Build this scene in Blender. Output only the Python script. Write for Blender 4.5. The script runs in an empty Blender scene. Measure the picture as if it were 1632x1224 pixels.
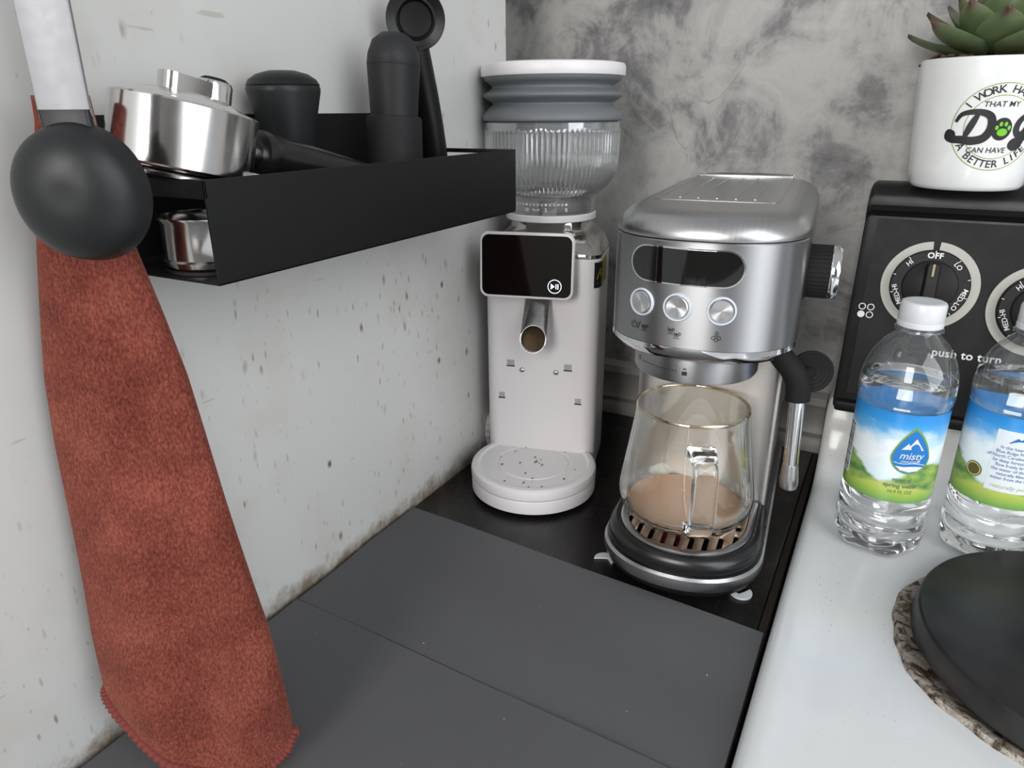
import bpy, bmesh, math, random
from mathutils import Vector, Matrix
random.seed(7)
pi = math.pi
sin, cos = math.sin, math.cos
SC = bpy.context.scene
COL = SC.collection

# ------------------------------------------------------------------ camera
CAM = Vector((.3615, 0, .35))
RT = Vector((0.87882769, 0.47709241, -0.00668778))
UP = Vector((-0.1670563, 0.32079471, 0.93229981))
FW = Vector((-0.44693857, 0.81821365, -0.36162457))
cd = bpy.data.cameras.new('camera')
cd.sensor_fit = 'HORIZONTAL'; cd.sensor_width = 36.0; cd.lens = 36.0*1117.5/1632
cd.clip_start = .005; cd.clip_end = 50
cam = bpy.data.objects.new('camera', cd); COL.objects.link(cam)
cam.matrix_world = Matrix(((RT.x, UP.x, -FW.x, CAM.x), (RT.y, UP.y, -FW.y, CAM.y), (RT.z, UP.z, -FW.z, CAM.z), (0, 0, 0, 1)))
SC.camera = cam

# ------------------------------------------------------------------ light
def c(r, g, b):
    f = lambda v: (v/255/12.92) if v/255 <= .04045 else ((v/255+.055)/1.055)**2.4
    return (f(r), f(g), f(b), 1)
W = bpy.data.worlds.new('world'); SC.world = W; W.use_nodes = True
bg = W.node_tree.nodes['Background']
bg.inputs[0].default_value = (.93, .96, 1, 1); bg.inputs[1].default_value = .42
def area(name, loc, target, sx, sy, power, col=(1, 1, 1)):
    l = bpy.data.lights.new(name, 'AREA'); l.shape = 'RECTANGLE'; l.size = sx; l.size_y = sy
    l.energy = power; l.color = col
    o = bpy.data.objects.new(name, l); COL.objects.link(o); o.location = loc
    o.rotation_euler = (Vector(target)-Vector(loc)).to_track_quat('-Z', 'Z').to_euler()
    return o
area('window_daylight_rear', (.25, -2.3, 1.05), (.25, .5, .1), 1.0, 1.3, 46, (1, .985, .96))
area('window_daylight_right', (2.5, -.75, 1.15), (.2, .5, .1), 2.6, 1.7, 50, (.95, .98, 1))
vs = SC.view_settings
vs.view_transform = 'Standard'; vs.look = 'None'; vs.gamma = 1; vs.use_curve_mapping = False; vs.exposure = 0.13

# ------------------------------------------------------------------ materials
MATS = {}
class NT:
    def __init__(s, name):
        s.m = bpy.data.materials.new(name); s.m.use_nodes = True
        s.t = s.m.node_tree; s.N = s.t.nodes; s.L = s.t.links
        s.b = s.N['Principled BSDF']; s.out = s.N['Material Output']
    def n(s, typ, **kw):
        x = s.N.new(typ)
        for k, v in kw.items():
            if k.startswith('i_'):
                x.inputs[k[2:].replace('_', ' ')].default_value = v
            else: setattr(x, k, v)
        return x
    def l(s, a, b): s.L.new(a, b)
    def coord(s, which='Object', scale=(1, 1, 1), rot=(0, 0, 0), loc=(0, 0, 0)):
        tc = s.n('ShaderNodeTexCoord'); mp = s.n('ShaderNodeMapping')
        mp.inputs['Scale'].default_value = scale; mp.inputs['Rotation'].default_value = rot; mp.inputs['Location'].default_value = loc
        s.l(tc.outputs[which], mp.inputs[0]); return mp.outputs[0]
    def noise(s, co, scale, detail=4, rough=.55, dist=0):
        x = s.n('ShaderNodeTexNoise'); x.inputs['Scale'].default_value = scale; x.inputs['Detail'].default_value = detail
        x.inputs['Roughness'].default_value = rough; x.inputs['Distortion'].default_value = dist
        if co is not None: s.l(co, x.inputs['Vector'])
        return x.outputs['Fac']
    def voro(s, co, scale, rnd=1):
        x = s.n('ShaderNodeTexVoronoi'); x.inputs['Scale'].default_value = scale; x.inputs['Randomness'].default_value = rnd
        s.l(co, x.inputs['Vector']); return x.outputs['Distance'], x.outputs['Color']
    def ramp(s, fac, stops, interp='LINEAR'):
        x = s.n('ShaderNodeValToRGB'); r = x.color_ramp; r.interpolation = interp
        while len(r.elements) < len(stops): r.elements.new(.5)
        for e, (p, col) in zip(r.elements, stops):
            e.position = p; e.color = col if not isinstance(col, (int, float)) else (col, col, col, 1)
        s.l(fac, x.inputs[0]); return x.outputs[0]
    def mix(s, fac, a, b):
        x = s.n('ShaderNodeMix', data_type='RGBA')
        for v, i in ((fac, 0), (a, 6), (b, 7)):
            if hasattr(v, 'node'): s.l(v, x.inputs[i])
            else: x.inputs[i].default_value = v
        return x.outputs[2]
    def math(s, op, a, b=0):
        x = s.n('ShaderNodeMath', operation=op)
        for v, i in ((a, 0), (b, 1)):
            if hasattr(v, 'node'): s.l(v, x.inputs[i])
            else: x.inputs[i].default_value = v
        return x.outputs[0]
    def sep(s, co):
        x = s.n('ShaderNodeSeparateXYZ'); s.l(co, x.inputs[0]); return x.outputs
    def bump(s, h, strength=.3, dist=.001):
        x = s.n('ShaderNodeBump'); x.inputs['Strength'].default_value = strength; x.inputs['Distance'].default_value = dist
        s.l(h, x.inputs['Height']); s.l(x.outputs[0], s.b.inputs['Normal'])
    def base(s, v):
        if hasattr(v, 'node'): s.l(v, s.b.inputs['Base Color'])
        else: s.b.inputs['Base Color'].default_value = v

def P(name, col, rough=.5, metal=0, spec=.5, vary=.0, vscale=40, bump=0, bscale=400, bdist=.0005, coat=0, emit=None, aniso=0, stretch=None):
    if name in MATS: return MATS[name]
    t = NT(name); b = t.b
    b.inputs['Roughness'].default_value = rough; b.inputs['Metallic'].default_value = metal
    b.inputs['Specular IOR Level'].default_value = spec; b.inputs['Coat Weight'].default_value = coat
    co = t.coord('Object', stretch or (1, 1, 1))
    dark = tuple(x*(1-vary) for x in col[:3])+(1,)
    t.base(t.mix(t.noise(co, vscale), dark, col) if vary else col)
    if vary:
        r = t.noise(co, vscale*2.3, 5); t.l(t.math('ADD', t.math('MULTIPLY', r, .16), rough-.08), b.inputs['Roughness'])
    if bump: t.bump(t.noise(co, bscale, 3), bump, bdist)
    if aniso: b.inputs['Anisotropic'].default_value = aniso
    if emit: b.inputs['Emission Color'].default_value = emit[0]; b.inputs['Emission Strength'].default_value = emit[1]
    MATS[name] = t.m; return t.m

def brushed(name, col=c(200, 200, 202), rough=.27, st=(2, 2, 900), amt=.35, aniso=0):
    t = NT(name); b = t.b; b.inputs['Metallic'].default_value = 1
    co = t.coord('Object', st)
    n = t.noise(co, 1.0, 3, .6)
    t.base(t.mix(n, tuple(x*.82 for x in col[:3])+(1,), col))
    t.l(t.math('ADD', t.math('MULTIPLY', n, .14), rough-.07), b.inputs['Roughness'])
    t.bump(n, amt*.25, .0002)
    if aniso:
        b.inputs['Anisotropic'].default_value = aniso; b.inputs['Anisotropic Rotation'].default_value = .25
        tg = t.n('ShaderNodeTangent'); tg.direction_type = 'RADIAL'; tg.axis = 'Z'; t.l(tg.outputs[0], b.inputs['Tangent'])
    MATS[name] = t.m; return t.m

def thin(name, tint=(1, 1, 1, 1), gloss=.06, edge=.75, rough=.02, power=3.0, edgecol=(.9, .92, .92, 1), haze=0):
    """thin clear wall: transparent with a Fresnel-like glossy share that grows at grazing angles"""
    t = NT(name); t.N.remove(t.b)
    lw = t.n('ShaderNodeLayerWeight'); lw.inputs['Blend'].default_value = .5
    pw = t.math('POWER', lw.outputs['Facing'], power)
    fac = t.math('ADD', t.math('MULTIPLY', pw, edge), gloss)
    tr = t.n('ShaderNodeBsdfTransparent'); tr.inputs[0].default_value = tint
    gl = t.n('ShaderNodeBsdfGlossy'); gl.inputs['Color'].default_value = edgecol; gl.inputs['Roughness'].default_value = rough
    mx = t.n('ShaderNodeMixShader'); t.l(fac, mx.inputs[0]); t.l(tr.outputs[0], mx.inputs[1]); t.l(gl.outputs[0], mx.inputs[2])
    res = mx.outputs[0]
    if haze:
        df = t.n('ShaderNodeBsdfDiffuse'); df.inputs[0].default_value = (.85, .86, .87, 1); m2 = t.n('ShaderNodeMixShader'); m2.inputs[0].default_value = haze
        t.l(res, m2.inputs[1]); t.l(df.outputs[0], m2.inputs[2]); res = m2.outputs[0]
    t.l(res, t.out.inputs[0]); MATS[name] = t.m; return t.m

def glass(name, col=(1, 1, 1, 1), ior=1.45, rough=0.0):
    t = NT(name); b = t.b
    b.inputs['Base Color'].default_value = col; b.inputs['Transmission Weight'].default_value = 1
    b.inputs['IOR'].default_value = ior; b.inputs['Roughness'].default_value = rough
    MATS[name] = t.m; return t.m

def m_wall_left():
    t = NT('painted_panel'); co = t.coord('Object')
    x, y, z = t.sep(co)
    base = t.mix(t.noise(co, 5, 4), c(207, 207, 205), c(216, 216, 213))
    base = t.mix(t.math('MULTIPLY', t.ramp(t.noise(co, 14, 5), [(.52, 0), (.72, 1)]), .25), base, c(188, 180, 165))
    # brown drips, stretched vertically, denser low down and towards the corner
    dens = t.noise(co, 7, 3)
    zone = t.math('MULTIPLY', t.ramp(z, [(0, 1), (.17, .75), (.26, .2), (.5, .12)]), t.ramp(y, [(.2, .35), (.42, .8), (.6, 1)]))
    dmask = t.ramp(t.math('ADD', dens, t.math('MULTIPLY', zone, .26)), [(.51, 0), (.68, 1)])
    for sc, st, r0, r1, col in ((85, (1, 1, .42), .10, .24, c(118, 82, 46)), (190, (1, 1, .3), .12, .27, c(126, 100, 68)), (42, (1, 1, .55), .05, .14, c(128, 86, 42)), (320, (1, 1, .35), .13, .27, c(96, 80, 62))):
        cc = t.coord('Object', st, loc=(sc*.013, sc*.007, 0))
        wob = t.n('ShaderNodeVectorMath', operation='ADD')
        nz = t.n('ShaderNodeTexNoise'); nz.inputs['Scale'].default_value = sc*1.7; t.l(cc, nz.inputs['Vector'])
        sm = t.n('ShaderNodeVectorMath', operation='SCALE'); sm.inputs['Scale'].default_value = .25/sc
        t.l(nz.outputs['Color'], sm.inputs[0]); t.l(cc, wob.inputs[0]); t.l(sm.outputs[0], wob.inputs[1])
        d, cl = t.voro(wob.outputs[0], sc)
        sx = t.n('ShaderNodeSeparateColor'); t.l(cl, sx.inputs[0])
        on = t.ramp(sx.outputs[0], [(.46, 0), (.50, 1)])
        spot = t.ramp(t.math('ADD', d, t.math('MULTIPLY', sx.outputs[2], .035)), [(r0, 1), (r1, 0)])
        f = t.math('MULTIPLY', t.math('MULTIPLY', spot, on), dmask)
        f = t.math('MULTIPLY', f, t.math('ADD', t.math('MULTIPLY', sx.outputs[1], .65), .3))
        base = t.mix(f, base, col)
    # sparse single spots anywhere
    d, cl = t.voro(t.coord('Object', (1, 1, .7), loc=(.3, .1, .2)), 26)
    sx = t.n('ShaderNodeSeparateColor'); t.l(cl, sx.inputs[0])
    f = t.math('MULTIPLY', t.ramp(d, [(.03, 1), (.075, 0)]), t.ramp(sx.outputs[2], [(.45, 0), (.5, .9)]))
    base = t.mix(f, base, c(104, 76, 44))
    # grime line along the worktop joint
    gz = t.ramp(t.math('ADD', z, t.math('MULTIPLY', t.math('SUBTRACT', t.noise(co, 45, 6, .7), .5), .05)), [(0, 1), (.016, 0)])
    base = t.mix(t.math('MULTIPLY', gz, .85), base, t.mix(t.noise(co, 160, 3), c(60, 44, 30), c(150, 128, 98)))
    # pencil-like hand smears
    sm = t.ramp(t.noise(t.coord('Object', (1, 9, 60), rot=(.5, 0, 0)), 3, 2), [(.71, 0), (.74, .35)])
    base = t.mix(sm, base, c(150, 138, 112))
    t.base(base); t.b.inputs['Roughness'].default_value = .42
    t.bump(t.noise(co, 30, 3), .08, .001)
    MATS['wl'] = t.m; return t.m

def m_wall_back():
    t = NT('marbled_wallpaper'); co = t.coord('Object')
    n1 = t.noise(t.coord('Object', (1, 1, 1.05), rot=(0, .6, 0), loc=(.7, 0, .35)), 11, 6, .62, .7)
    n2 = t.noise(t.coord('Object', (1, 1, 1), loc=(3, 1, 2)), 20, 8, .68, .9)
    n3 = t.noise(t.coord('Object', (1, 1, .5), rot=(0, .8, 0), loc=(1, 5, 2)), 60, 5, .7, .8)
    s_ = t.math('ADD', t.math('MULTIPLY', n1, .60), t.math('ADD', t.math('MULTIPLY', n2, .34), t.math('MULTIPLY', n3, .12)))
    base = t.ramp(s_, [(.40, c(84, 83, 85)), (.47, c(116, 114, 114)), (.525, c(150, 148, 145)), (.60, c(165, 163, 159)), (.70, c(157, 154, 151))])
    # thin dark cracks
    w = t.n('ShaderNodeTexNoise'); w.inputs['Scale'].default_value = 6; w.inputs['Detail'].default_value = 7; w.inputs['Distortion'].default_value = 1.2
    t.l(t.coord('Object', rot=(0, .4, 0), loc=(7, 2, 1)), w.inputs['Vector'])
    ridge = t.math('ABSOLUTE', t.math('SUBTRACT', w.outputs['Fac'], .5))
    crack = t.math('MULTIPLY', t.ramp(ridge, [(0, 1), (.009, 0)]), t.ramp(t.noise(co, 9, 3), [(.5, 0), (.62, .6)]))
    base = t.mix(crack, base, c(82, 80, 80))
    t.base(base); t.b.inputs['Roughness'].default_value = .55
    t.bump(t.math('ADD', n2, t.math('MULTIPLY', crack, -.4)), .25, .002)
    MATS['wb'] = t.m; return t.m

def m_counter():
    t = NT('black_speckled_stone'); co = t.coord('Object')
    d, cl = t.voro(co, 520)
    sx = t.n('ShaderNodeSeparateColor'); t.l(cl, sx.inputs[0])
    f = t.math('MULTIPLY', t.ramp(d, [(.1, 1), (.3, 0)]), t.ramp(sx.outputs[0], [(.8, 0), (.9, .6)]))
    base = t.mix(f, t.mix(t.noise(co, 60), c(20, 18, 18), c(30, 27, 26)), c(92, 84, 78))
    t.base(base); t.l(t.ramp(t.noise(co, 22, 5), [(.3, .2), (.7, .42)]), t.b.inputs['Roughness'])
    t.b.inputs['Specular IOR Level'].default_value = .3; MATS['ctr'] = t.m; return t.m

def m_mat():
    t = NT('grey_rubber_mat'); co = t.coord('Object')
    base = t.mix(t.noise(co, 6, 4), c(84, 84, 86), c(94, 94, 96))
    base = t.mix(t.math('MULTIPLY', t.noise(co, 900, 2), .5), base, c(76, 76, 78))
    d, cl = t.voro(co, 110)
    sx = t.n('ShaderNodeSeparateColor'); t.l(cl, sx.inputs[0])
    f = t.math('MULTIPLY', t.ramp(d, [(.045, 1), (.07, 0)]), t.ramp(sx.outputs[0], [(.972, 0), (.976, 1)]))
    base = t.mix(f, base, c(205, 200, 190))
    t.base(base); t.b.inputs['Roughness'].default_value = .62
    t.bump(t.noise(co, 1500, 2), .35, .0004); MATS['mat'] = t.m; return t.m

def m_stove():
    t = NT('white_enamel'); co = t.coord('Object')
    base = t.mix(t.noise(co, 9, 5), c(214, 217, 219), c(224, 227, 228))
    dens = t.ramp(t.noise(co, 9, 3), [(.5, 0), (.66, 1)])
    for sc, r, col in ((330, .2, c(90, 88, 86)), (130, .1, c(120, 108, 96))):
        d, cl = t.voro(co, sc); sx = t.n('ShaderNodeSeparateColor'); t.l(cl, sx.inputs[0])
        f = t.math('MULTIPLY', t.math('MULTIPLY', t.ramp(d, [(r*.5, 1), (r, 0)]), t.ramp(sx.outputs[0], [(.86, 0), (.9, .8)])), dens)
        base = t.mix(f, base, col)
    # yellowed grease along the foot of the back guard
    y = t.sep(co)[1]
    g = t.math('MULTIPLY', t.ramp(t.math('ADD', y, t.math('MULTIPLY', t.noise(co, 30, 5), .06)), [(.70, 0), (.76, 1)]), .7)
    base = t.mix(g, base, c(150, 134, 108))
    t.base(base); t.b.inputs['Roughness'].default_value = .22; t.b.inputs['Coat Weight'].default_value = .3
    MATS['stove'] = t.m; return t.m

def m_towel():
    t = NT('terracotta_microfibre'); co = t.coord('Object')
    n = t.noise(t.coord('Object', (1, 1, .55), rot=(.2, .3, .5)), 900, 3, .6)
    n2 = t.noise(co, 32, 4)
    mixf = t.math('ADD', t.math('MULTIPLY', n, .62), t.math('MULTIPLY', n2, .38))
    t.base(t.ramp(mixf, [(.34, c(76, 36, 31)), (.5, c(112, 56, 47)), (.66, c(144, 80, 67))]))
    t.b.inputs['Roughness'].default_value = .95; t.b.inputs['Specular IOR Level'].default_value = .1
    t.b.inputs['Sheen Weight'].default_value = .35; t.b.inputs['Sheen Roughness'].default_value = .5
    t.b.inputs['Sheen Tint'].default_value = c(214, 150, 130)
    t.bump(n, .8, .0012); MATS['towel'] = t.m; return t.m

def m_label():
    t = NT('bottle_label_print'); uv = t.coord('UV')
    u, v, _ = t.sep(uv)
    sky = t.ramp(v, [(.0, c(226, 240, 246)), (.5, c(205, 232, 245)), (.72, c(120, 190, 236)), (.9, c(52, 150, 222)), (1, c(40, 138, 214))])
    cloud = t.ramp(t.math('SUBTRACT', t.noise(t.coord('UV', (5, 2.6, 1)), 1.4, 4), t.math('ABSOLUTE', t.math('MULTIPLY', t.math('SUBTRACT', v, .52), 1.3))), [(.1, 0), (.45, 1)])
    col = t.mix(cloud, sky, c(238, 246, 250))
    hill = t.math('ADD', t.math('MULTIPLY', t.math('SINE', t.math('MULTIPLY', u, 18.85)), .12), t.math('ADD', .3, t.math('MULTIPLY', t.noise(t.coord('UV', (14, 14, 1)), 1, 4), .14)))
    hf = t.ramp(t.math('SUBTRACT', hill, v), [(0, 0), (.05, 1)])
    col = t.mix(hf, col, t.ramp(t.noise(t.coord('UV', (9, 6, 1)), 1.5, 5), [(.35, c(84, 132, 78)), (.6, c(152, 182, 92)), (.75, c(190, 202, 110))]))
    hill2 = t.math('ADD', t.math('MULTIPLY', t.math('SINE', t.math('ADD', t.math('MULTIPLY', u, 12.57), 2.2)), .07), .17)
    h2 = t.ramp(t.math('SUBTRACT', hill2, v), [(0, 0), (.04, 1)])
    col = t.mix(h2, col, t.ramp(v, [(0, c(104, 160, 84)), (.12, c(170, 192, 88)), (.25, c(204, 210, 122))]))
    t.base(col); t.b.inputs['Roughness'].default_value = .3; MATS['label'] = t.m; return t.m

def m_leaf():
    t = NT('succulent_leaf'); co = t.coord('Object')
    x = t.sep(co)[0]
    g = t.mix(t.noise(co, 60, 3), c(66, 88, 60), c(112, 132, 92))
    tip = t.ramp(t.math('ADD', x, t.math('MULTIPLY', t.noise(co, 90, 3), .012)), [(.046, 0), (.056, 1)])
    t.base(t.mix(tip, g, c(74, 40, 46))); t.b.inputs['Roughness'].default_value = .42
    t.b.inputs['Subsurface Weight'].default_value = .05
    MATS['leaf'] = t.m; return t.m

def m_pan():
    t = NT('crusted_drip_pan'); co = t.coord('Object')
    n = t.noise(co, 95, 7, .72, .7)
    t.base(t.ramp(n, [(.36, c(44, 35, 29)), (.45, c(104, 86, 70)), (.52, c(168, 158, 146)), (.6, c(196, 190, 182)), (.68, c(112, 88, 64))]))
    t.b.inputs['Metallic'].default_value = .55; t.l(t.ramp(n, [(.3, .6), (.6, .25)]), t.b.inputs['Roughness'])
    t.bump(n, .9, .0025); MATS['pan'] = t.m; return t.m

def m_burner():
    t = NT('worn_black_enamel'); co = t.coord('Object')
    n = t.noise(co, 26, 6, .6)
    t.base(t.ramp(n, [(.35, c(20, 19, 19)), (.6, c(38, 36, 35)), (.72, c(54, 50, 48))]))
    t.l(t.ramp(n, [(.35, .3), (.65, .5)]), t.b.inputs['Roughness']); MATS['burner'] = t.m; return t.m

def m_spun():
    t = NT('spun_metal'); b = t.b; b.inputs['Metallic'].default_value = 1; b.inputs['Base Color'].default_value = c(214, 214, 216)
    b.inputs['Roughness'].default_value = .3; b.inputs['Anisotropic'].default_value = .85
    tg = t.n('ShaderNodeTangent'); tg.direction_type = 'RADIAL'; tg.axis = 'Z'; t.l(tg.outputs[0], b.inputs['Tangent'])
    MATS['spun'] = t.m; return t.m

m_wall_left(); m_wall_back(); m_counter(); m_mat(); m_stove(); m_towel(); m_label(); m_leaf(); m_pan(); m_burner(); m_spun()
brushed('steel_h', c(172, 172, 174), .38, (2, 2, 1400), .12, .9); brushed('steel_lid', c(186, 186, 186), .33, (500, 3, 3), .06); brushed('steel_col', c(176, 173, 170), .38, (3, 3, 1200), .12, .8)
chrome = P('chrome', c(226, 226, 228), .06, 1)
steel = P('polished_steel', c(214, 212, 210), .16, 1, vary=.05, vscale=30)
darkchrome = P('smoked_chrome', c(150, 146, 144), .12, 1)
alu = P('cast_aluminium', c(226, 224, 222), .17, 1, vary=.06, vscale=25)
satin = P('satin_steel', c(190, 190, 192), .3, 1, vary=.1, vscale=60)
blackp = P('black_plastic', c(24, 24, 25), .42, spec=.3, vary=.12, vscale=60)
blackgloss = P('black_gloss', c(12, 12, 13), .05, coat=.6)
blackmatte = P('black_powder_coat', c(20, 20, 21), .55, spec=.25, vary=.1, vscale=120, bump=.15, bscale=1400, bdist=.0003)
nylon = P('black_nylon', c(34, 35, 36), .4, spec=.3, vary=.1, vscale=60)
rubber = P('black_rubber', c(22, 22, 23), .7, spec=.25)
whitep = P('white_plastic', c(226, 223, 224), .38, vary=.03, vscale=20)
greysil = P('grey_silicone', c(108, 112, 115), .55, vary=.06, vscale=40)
darkvoid = P('dark_cavity', c(10, 9, 9), .6)
darkred = P('dark_red_plastic', c(110, 22, 36), .35)
white_print = P('white_print', c(225, 226, 226), .5)
black_print = P('black_print', c(24, 24, 25), .5)
yellow_print = P('yellow_print', c(200, 180, 40), .5)
icon_glow = P('lit_icon', c(235, 240, 255), .4, emit=((.86, .92, 1, 1), 1.3))
ceramic = P('white_ceramic', c(230, 231, 230), .14, coat=.4, vary=.02, vscale=60)
green_print = P('green_print', c(122, 160, 62), .45)
lime_print = P('lime_print', c(112, 190, 44), .45)
soil = P('brown_bark', c(96, 66, 48), .9, vary=.45, vscale=140, bump=.8, bscale=300, bdist=.002)
coffee_m = P('milky_coffee', c(192, 154, 126), .25, vary=.04, vscale=40)
tan_grill = P('stained_steel', c(186, 164, 146), .34, .6, vary=.14, vscale=70)
knobblack = P('knob_black', c(36, 35, 35), .5, spec=.2, vary=.1, vscale=90)
panelblack = P('panel_black', c(34, 33, 33), .5, spec=.16, vary=.3, vscale=35)
ringgrey = P('ring_grey', c(176, 174, 166), .45, vary=.12, vscale=40)
capplastic = P('frosted_cap', c(214, 216, 220), .3)
wood = P('worn_wood_edge', c(42, 29, 21), .6, vary=.5, vscale=60, stretch=(1, .15, 1))
moulding = P('moulding_paint', c(150, 147, 143), .45, vary=.12, vscale=25)
padwhite = P('white_foam', c(205, 207, 210), .7)
blueprint = P('blue_print', c(38, 120, 196), .4); navyprint = P('navy_print', c(36, 84, 140), .4)
whiteglass = thin('thin_glass', (.98, .975, .955, 1), .055, .8, .03, 2.2)
hopper_m = thin('ribbed_plastic', (.95, .95, .95, 1), .10, .85, .05, 1.5, haze=.07)
pet = thin('pet_plastic', (.985, .99, .995, 1), .06, .7, .03, 2.2, haze=.03)
water_m = glass('water', (1, 1, 1, 1), 1.333)
solidglass = glass('solid_glass', (.99, .995, .99, 1), 1.45)
rimglass = thin('rim_glass', (.93, .86, .72, 1), .22, .5, .03, 1.5, (.95, .9, .8, 1))

# ------------------------------------------------------------------ mesh helpers
class MB:
    def __init__(s): s.v = []; s.f = []
    def add(s, vs_, fs_):
        o = len(s.v); s.v += [tuple(p) for p in vs_]; s.f += [tuple(i+o for i in f) for f in fs_]; return s
    def box(s, lo, hi, r=0, seg=2, xf=None):
        bm = bmesh.new(); bmesh.ops.create_cube(bm, size=1)
        for v in bm.verts:
            v.co = Vector([lo[i]+(v.co[i]+.5)*(hi[i]-lo[i]) for i in range(3)])
        if r: bmesh.ops.bevel(bm, geom=list(bm.edges), offset=r, segments=seg, profile=.5, affect='EDGES')
        if xf: bm.transform(xf)
        bm.verts.index_update()
        s.add([v.co[:] for v in bm.verts], [[v.index for v in f.verts] for f in bm.faces]); bm.free(); return s
    def loft(s, rings, cap0=True, cap1=True, closed=True):
        n = len(rings[0]); o = len(s.v)
        for r in rings: s.v += [tuple(p) for p in r]
        for i in range(len(rings)-1):
            for j in range(n if closed else n-1):
                a = o+i*n+j; b = o+i*n+(j+1) % n
                s.f.append((a, b, b+n, a+n))
        if closed:
            if cap0: s.f.append(tuple(o+j for j in reversed(range(n))))
            if cap1: s.f.append(tuple(o+(len(rings)-1)*n+j for j in range(n)))
        return s
    def lathe(s, prof, n=48, xf=None, mod=None, close=False):
        """prof: (r, z) list; revolved about z. r=0 ends are closed."""
        o = len(s.v); idx = []
        for r, z in prof:
            if r < 1e-7:
                s.v.append((0, 0, z)); idx.append([len(s.v)-1]*n)
            else:
                row = []
                for j in range(n):
                    a = 2*pi*j/n; rr = mod(r, z, a) if mod else r
                    s.v.append((rr*cos(a), rr*sin(a), z)); row.append(len(s.v)-1)
                idx.append(row)
        if close: idx.append(idx[0])
        for i in range(len(idx)-1):
            A, B = idx[i], idx[i+1]
            for j in range(n):
                k = (j+1) % n
                q = []
                for w in (A[j], A[k], B[k], B[j]):
                    if w not in q: q.append(w)
                if len(q) > 2: s.f.append(tuple(q))
        if xf:
            for i in range(o, len(s.v)): s.v[i] = tuple(xf @ Vector(s.v[i]))
        return s
    def tube(s, pts, rad, n=16, cap=True):
        pts = [Vector(p) for p in pts]
        if not hasattr(rad, '__len__'): rad = [rad]*len(pts)
        rings = []; up = None
        for i, p in enumerate(pts):
            d = (pts[min(i+1, len(pts)-1)]-pts[max(i-1, 0)]).normalized()
            if up is None: up = d.orthogonal().normalized()
            up = (up-d*up.dot(d)).normalized(); q = d.cross(up)
            rings.append([p+(up*cos(2*pi*j/n)+q*sin(2*pi*j/n))*rad[i] for j in range(n)])
        return s.loft(rings, cap, cap)
    def ribbon(s, pts, w, fn, closed=False):
        """flat stroke through 2-D pts of width w (number or list), mapped to 3-D by fn(x, y)"""
        n = len(pts)
        if not hasattr(w, '__len__'): w = [w]*n
        o = len(s.v)
        for i in range(n):
            a = pts[(i-1) % n if closed else max(i-1, 0)]; b = pts[(i+1) % n if closed else min(i+1, n-1)]
            dx, dy = b[0]-a[0], b[1]-a[1]; l = math.hypot(dx, dy) or 1
            nx, ny = -dy/l*w[i]/2, dx/l*w[i]/2
            s.v += [tuple(fn(pts[i][0]+nx, pts[i][1]+ny)), tuple(fn(pts[i][0]-nx, pts[i][1]-ny))]
        for i in range(n if closed else n-1):
            a = o+2*i; b = o+2*((i+1) % n); s.f.append((a, a+1, b+1, b))
        return s
    def disc(s, cx, cy, r, fn, n=24, ry=None, rings=1, r0=0):
        ry = ry or r; o = len(s.v)
        if r0:
            for k in (r0, r): s.v += [tuple(fn(cx+k*cos(2*pi*j/n), cy+k*sin(2*pi*j/n))) for j in range(n)]
            s.f += [(o+j, o+(j+1) % n, o+n+(j+1) % n, o+n+j) for j in range(n)]
        else:
            s.v.append(tuple(fn(cx, cy))); s.v += [tuple(fn(cx+r*cos(2*pi*j/n), cy+ry*sin(2*pi*j/n))) for j in range(n)]
            s.f += [(o, o+1+j, o+1+(j+1) % n) for j in range(n)]
        return s
    def fan(s, pts, fn, ctr=(0, 0), k=6):
        n = len(pts); V = [fn(*ctr)]; Fc = [(0, 1+i, 1+(i+1) % n) for i in range(n)]
        for q in range(1, k+1): V += [fn(ctr[0]+(x-ctr[0])*q/k, ctr[1]+(y-ctr[1])*q/k) for x, y in pts]
        for q in range(k-1): Fc += [(1+q*n+i, 1+(q+1)*n+i, 1+(q+1)*n+(i+1) % n, 1+q*n+(i+1) % n) for i in range(n)]
        return s.add(V, Fc)
    def poly(s, pts, fn): return s.add([fn(x, y) for x, y in pts], [tuple(range(len(pts)))])
    def grid(s, fn, x0, x1, y0, y1, nx, ny, inside=None):
        o = len(s.v)
        for j in range(ny+1):
            for i in range(nx+1): s.v.append(tuple(fn(x0+(x1-x0)*i/nx, y0+(y1-y0)*j/ny)))
        for j in range(ny):
            for i in range(nx):
                a = o+j*(nx+1)+i; s.f.append((a, a+1, a+nx+2, a+nx+1))
        return s
    def text(s, string, size, fn, bold=0, shear=0, space=1.0, align='CENTER'):
        cu = bpy.data.curves.new('t', 'FONT'); cu.body = string; cu.size = size; cu.align_x = align; cu.align_y = 'CENTER'
        cu.offset = bold*size; cu.shear = shear; cu.space_character = space; cu.resolution_u = 3
        ob = bpy.data.objects.new('t', cu); COL.objects.link(ob)
        dg = bpy.context.evaluated_depsgraph_get(); me = bpy.data.meshes.new_from_object(ob.evaluated_get(dg))
        s.add([fn(v.co.x, v.co.y) for v in me.vertices], [tuple(p.vertices) for p in me.polygons])
        bpy.data.objects.remove(ob); bpy.data.curves.remove(cu); bpy.data.meshes.remove(me); return s
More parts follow.
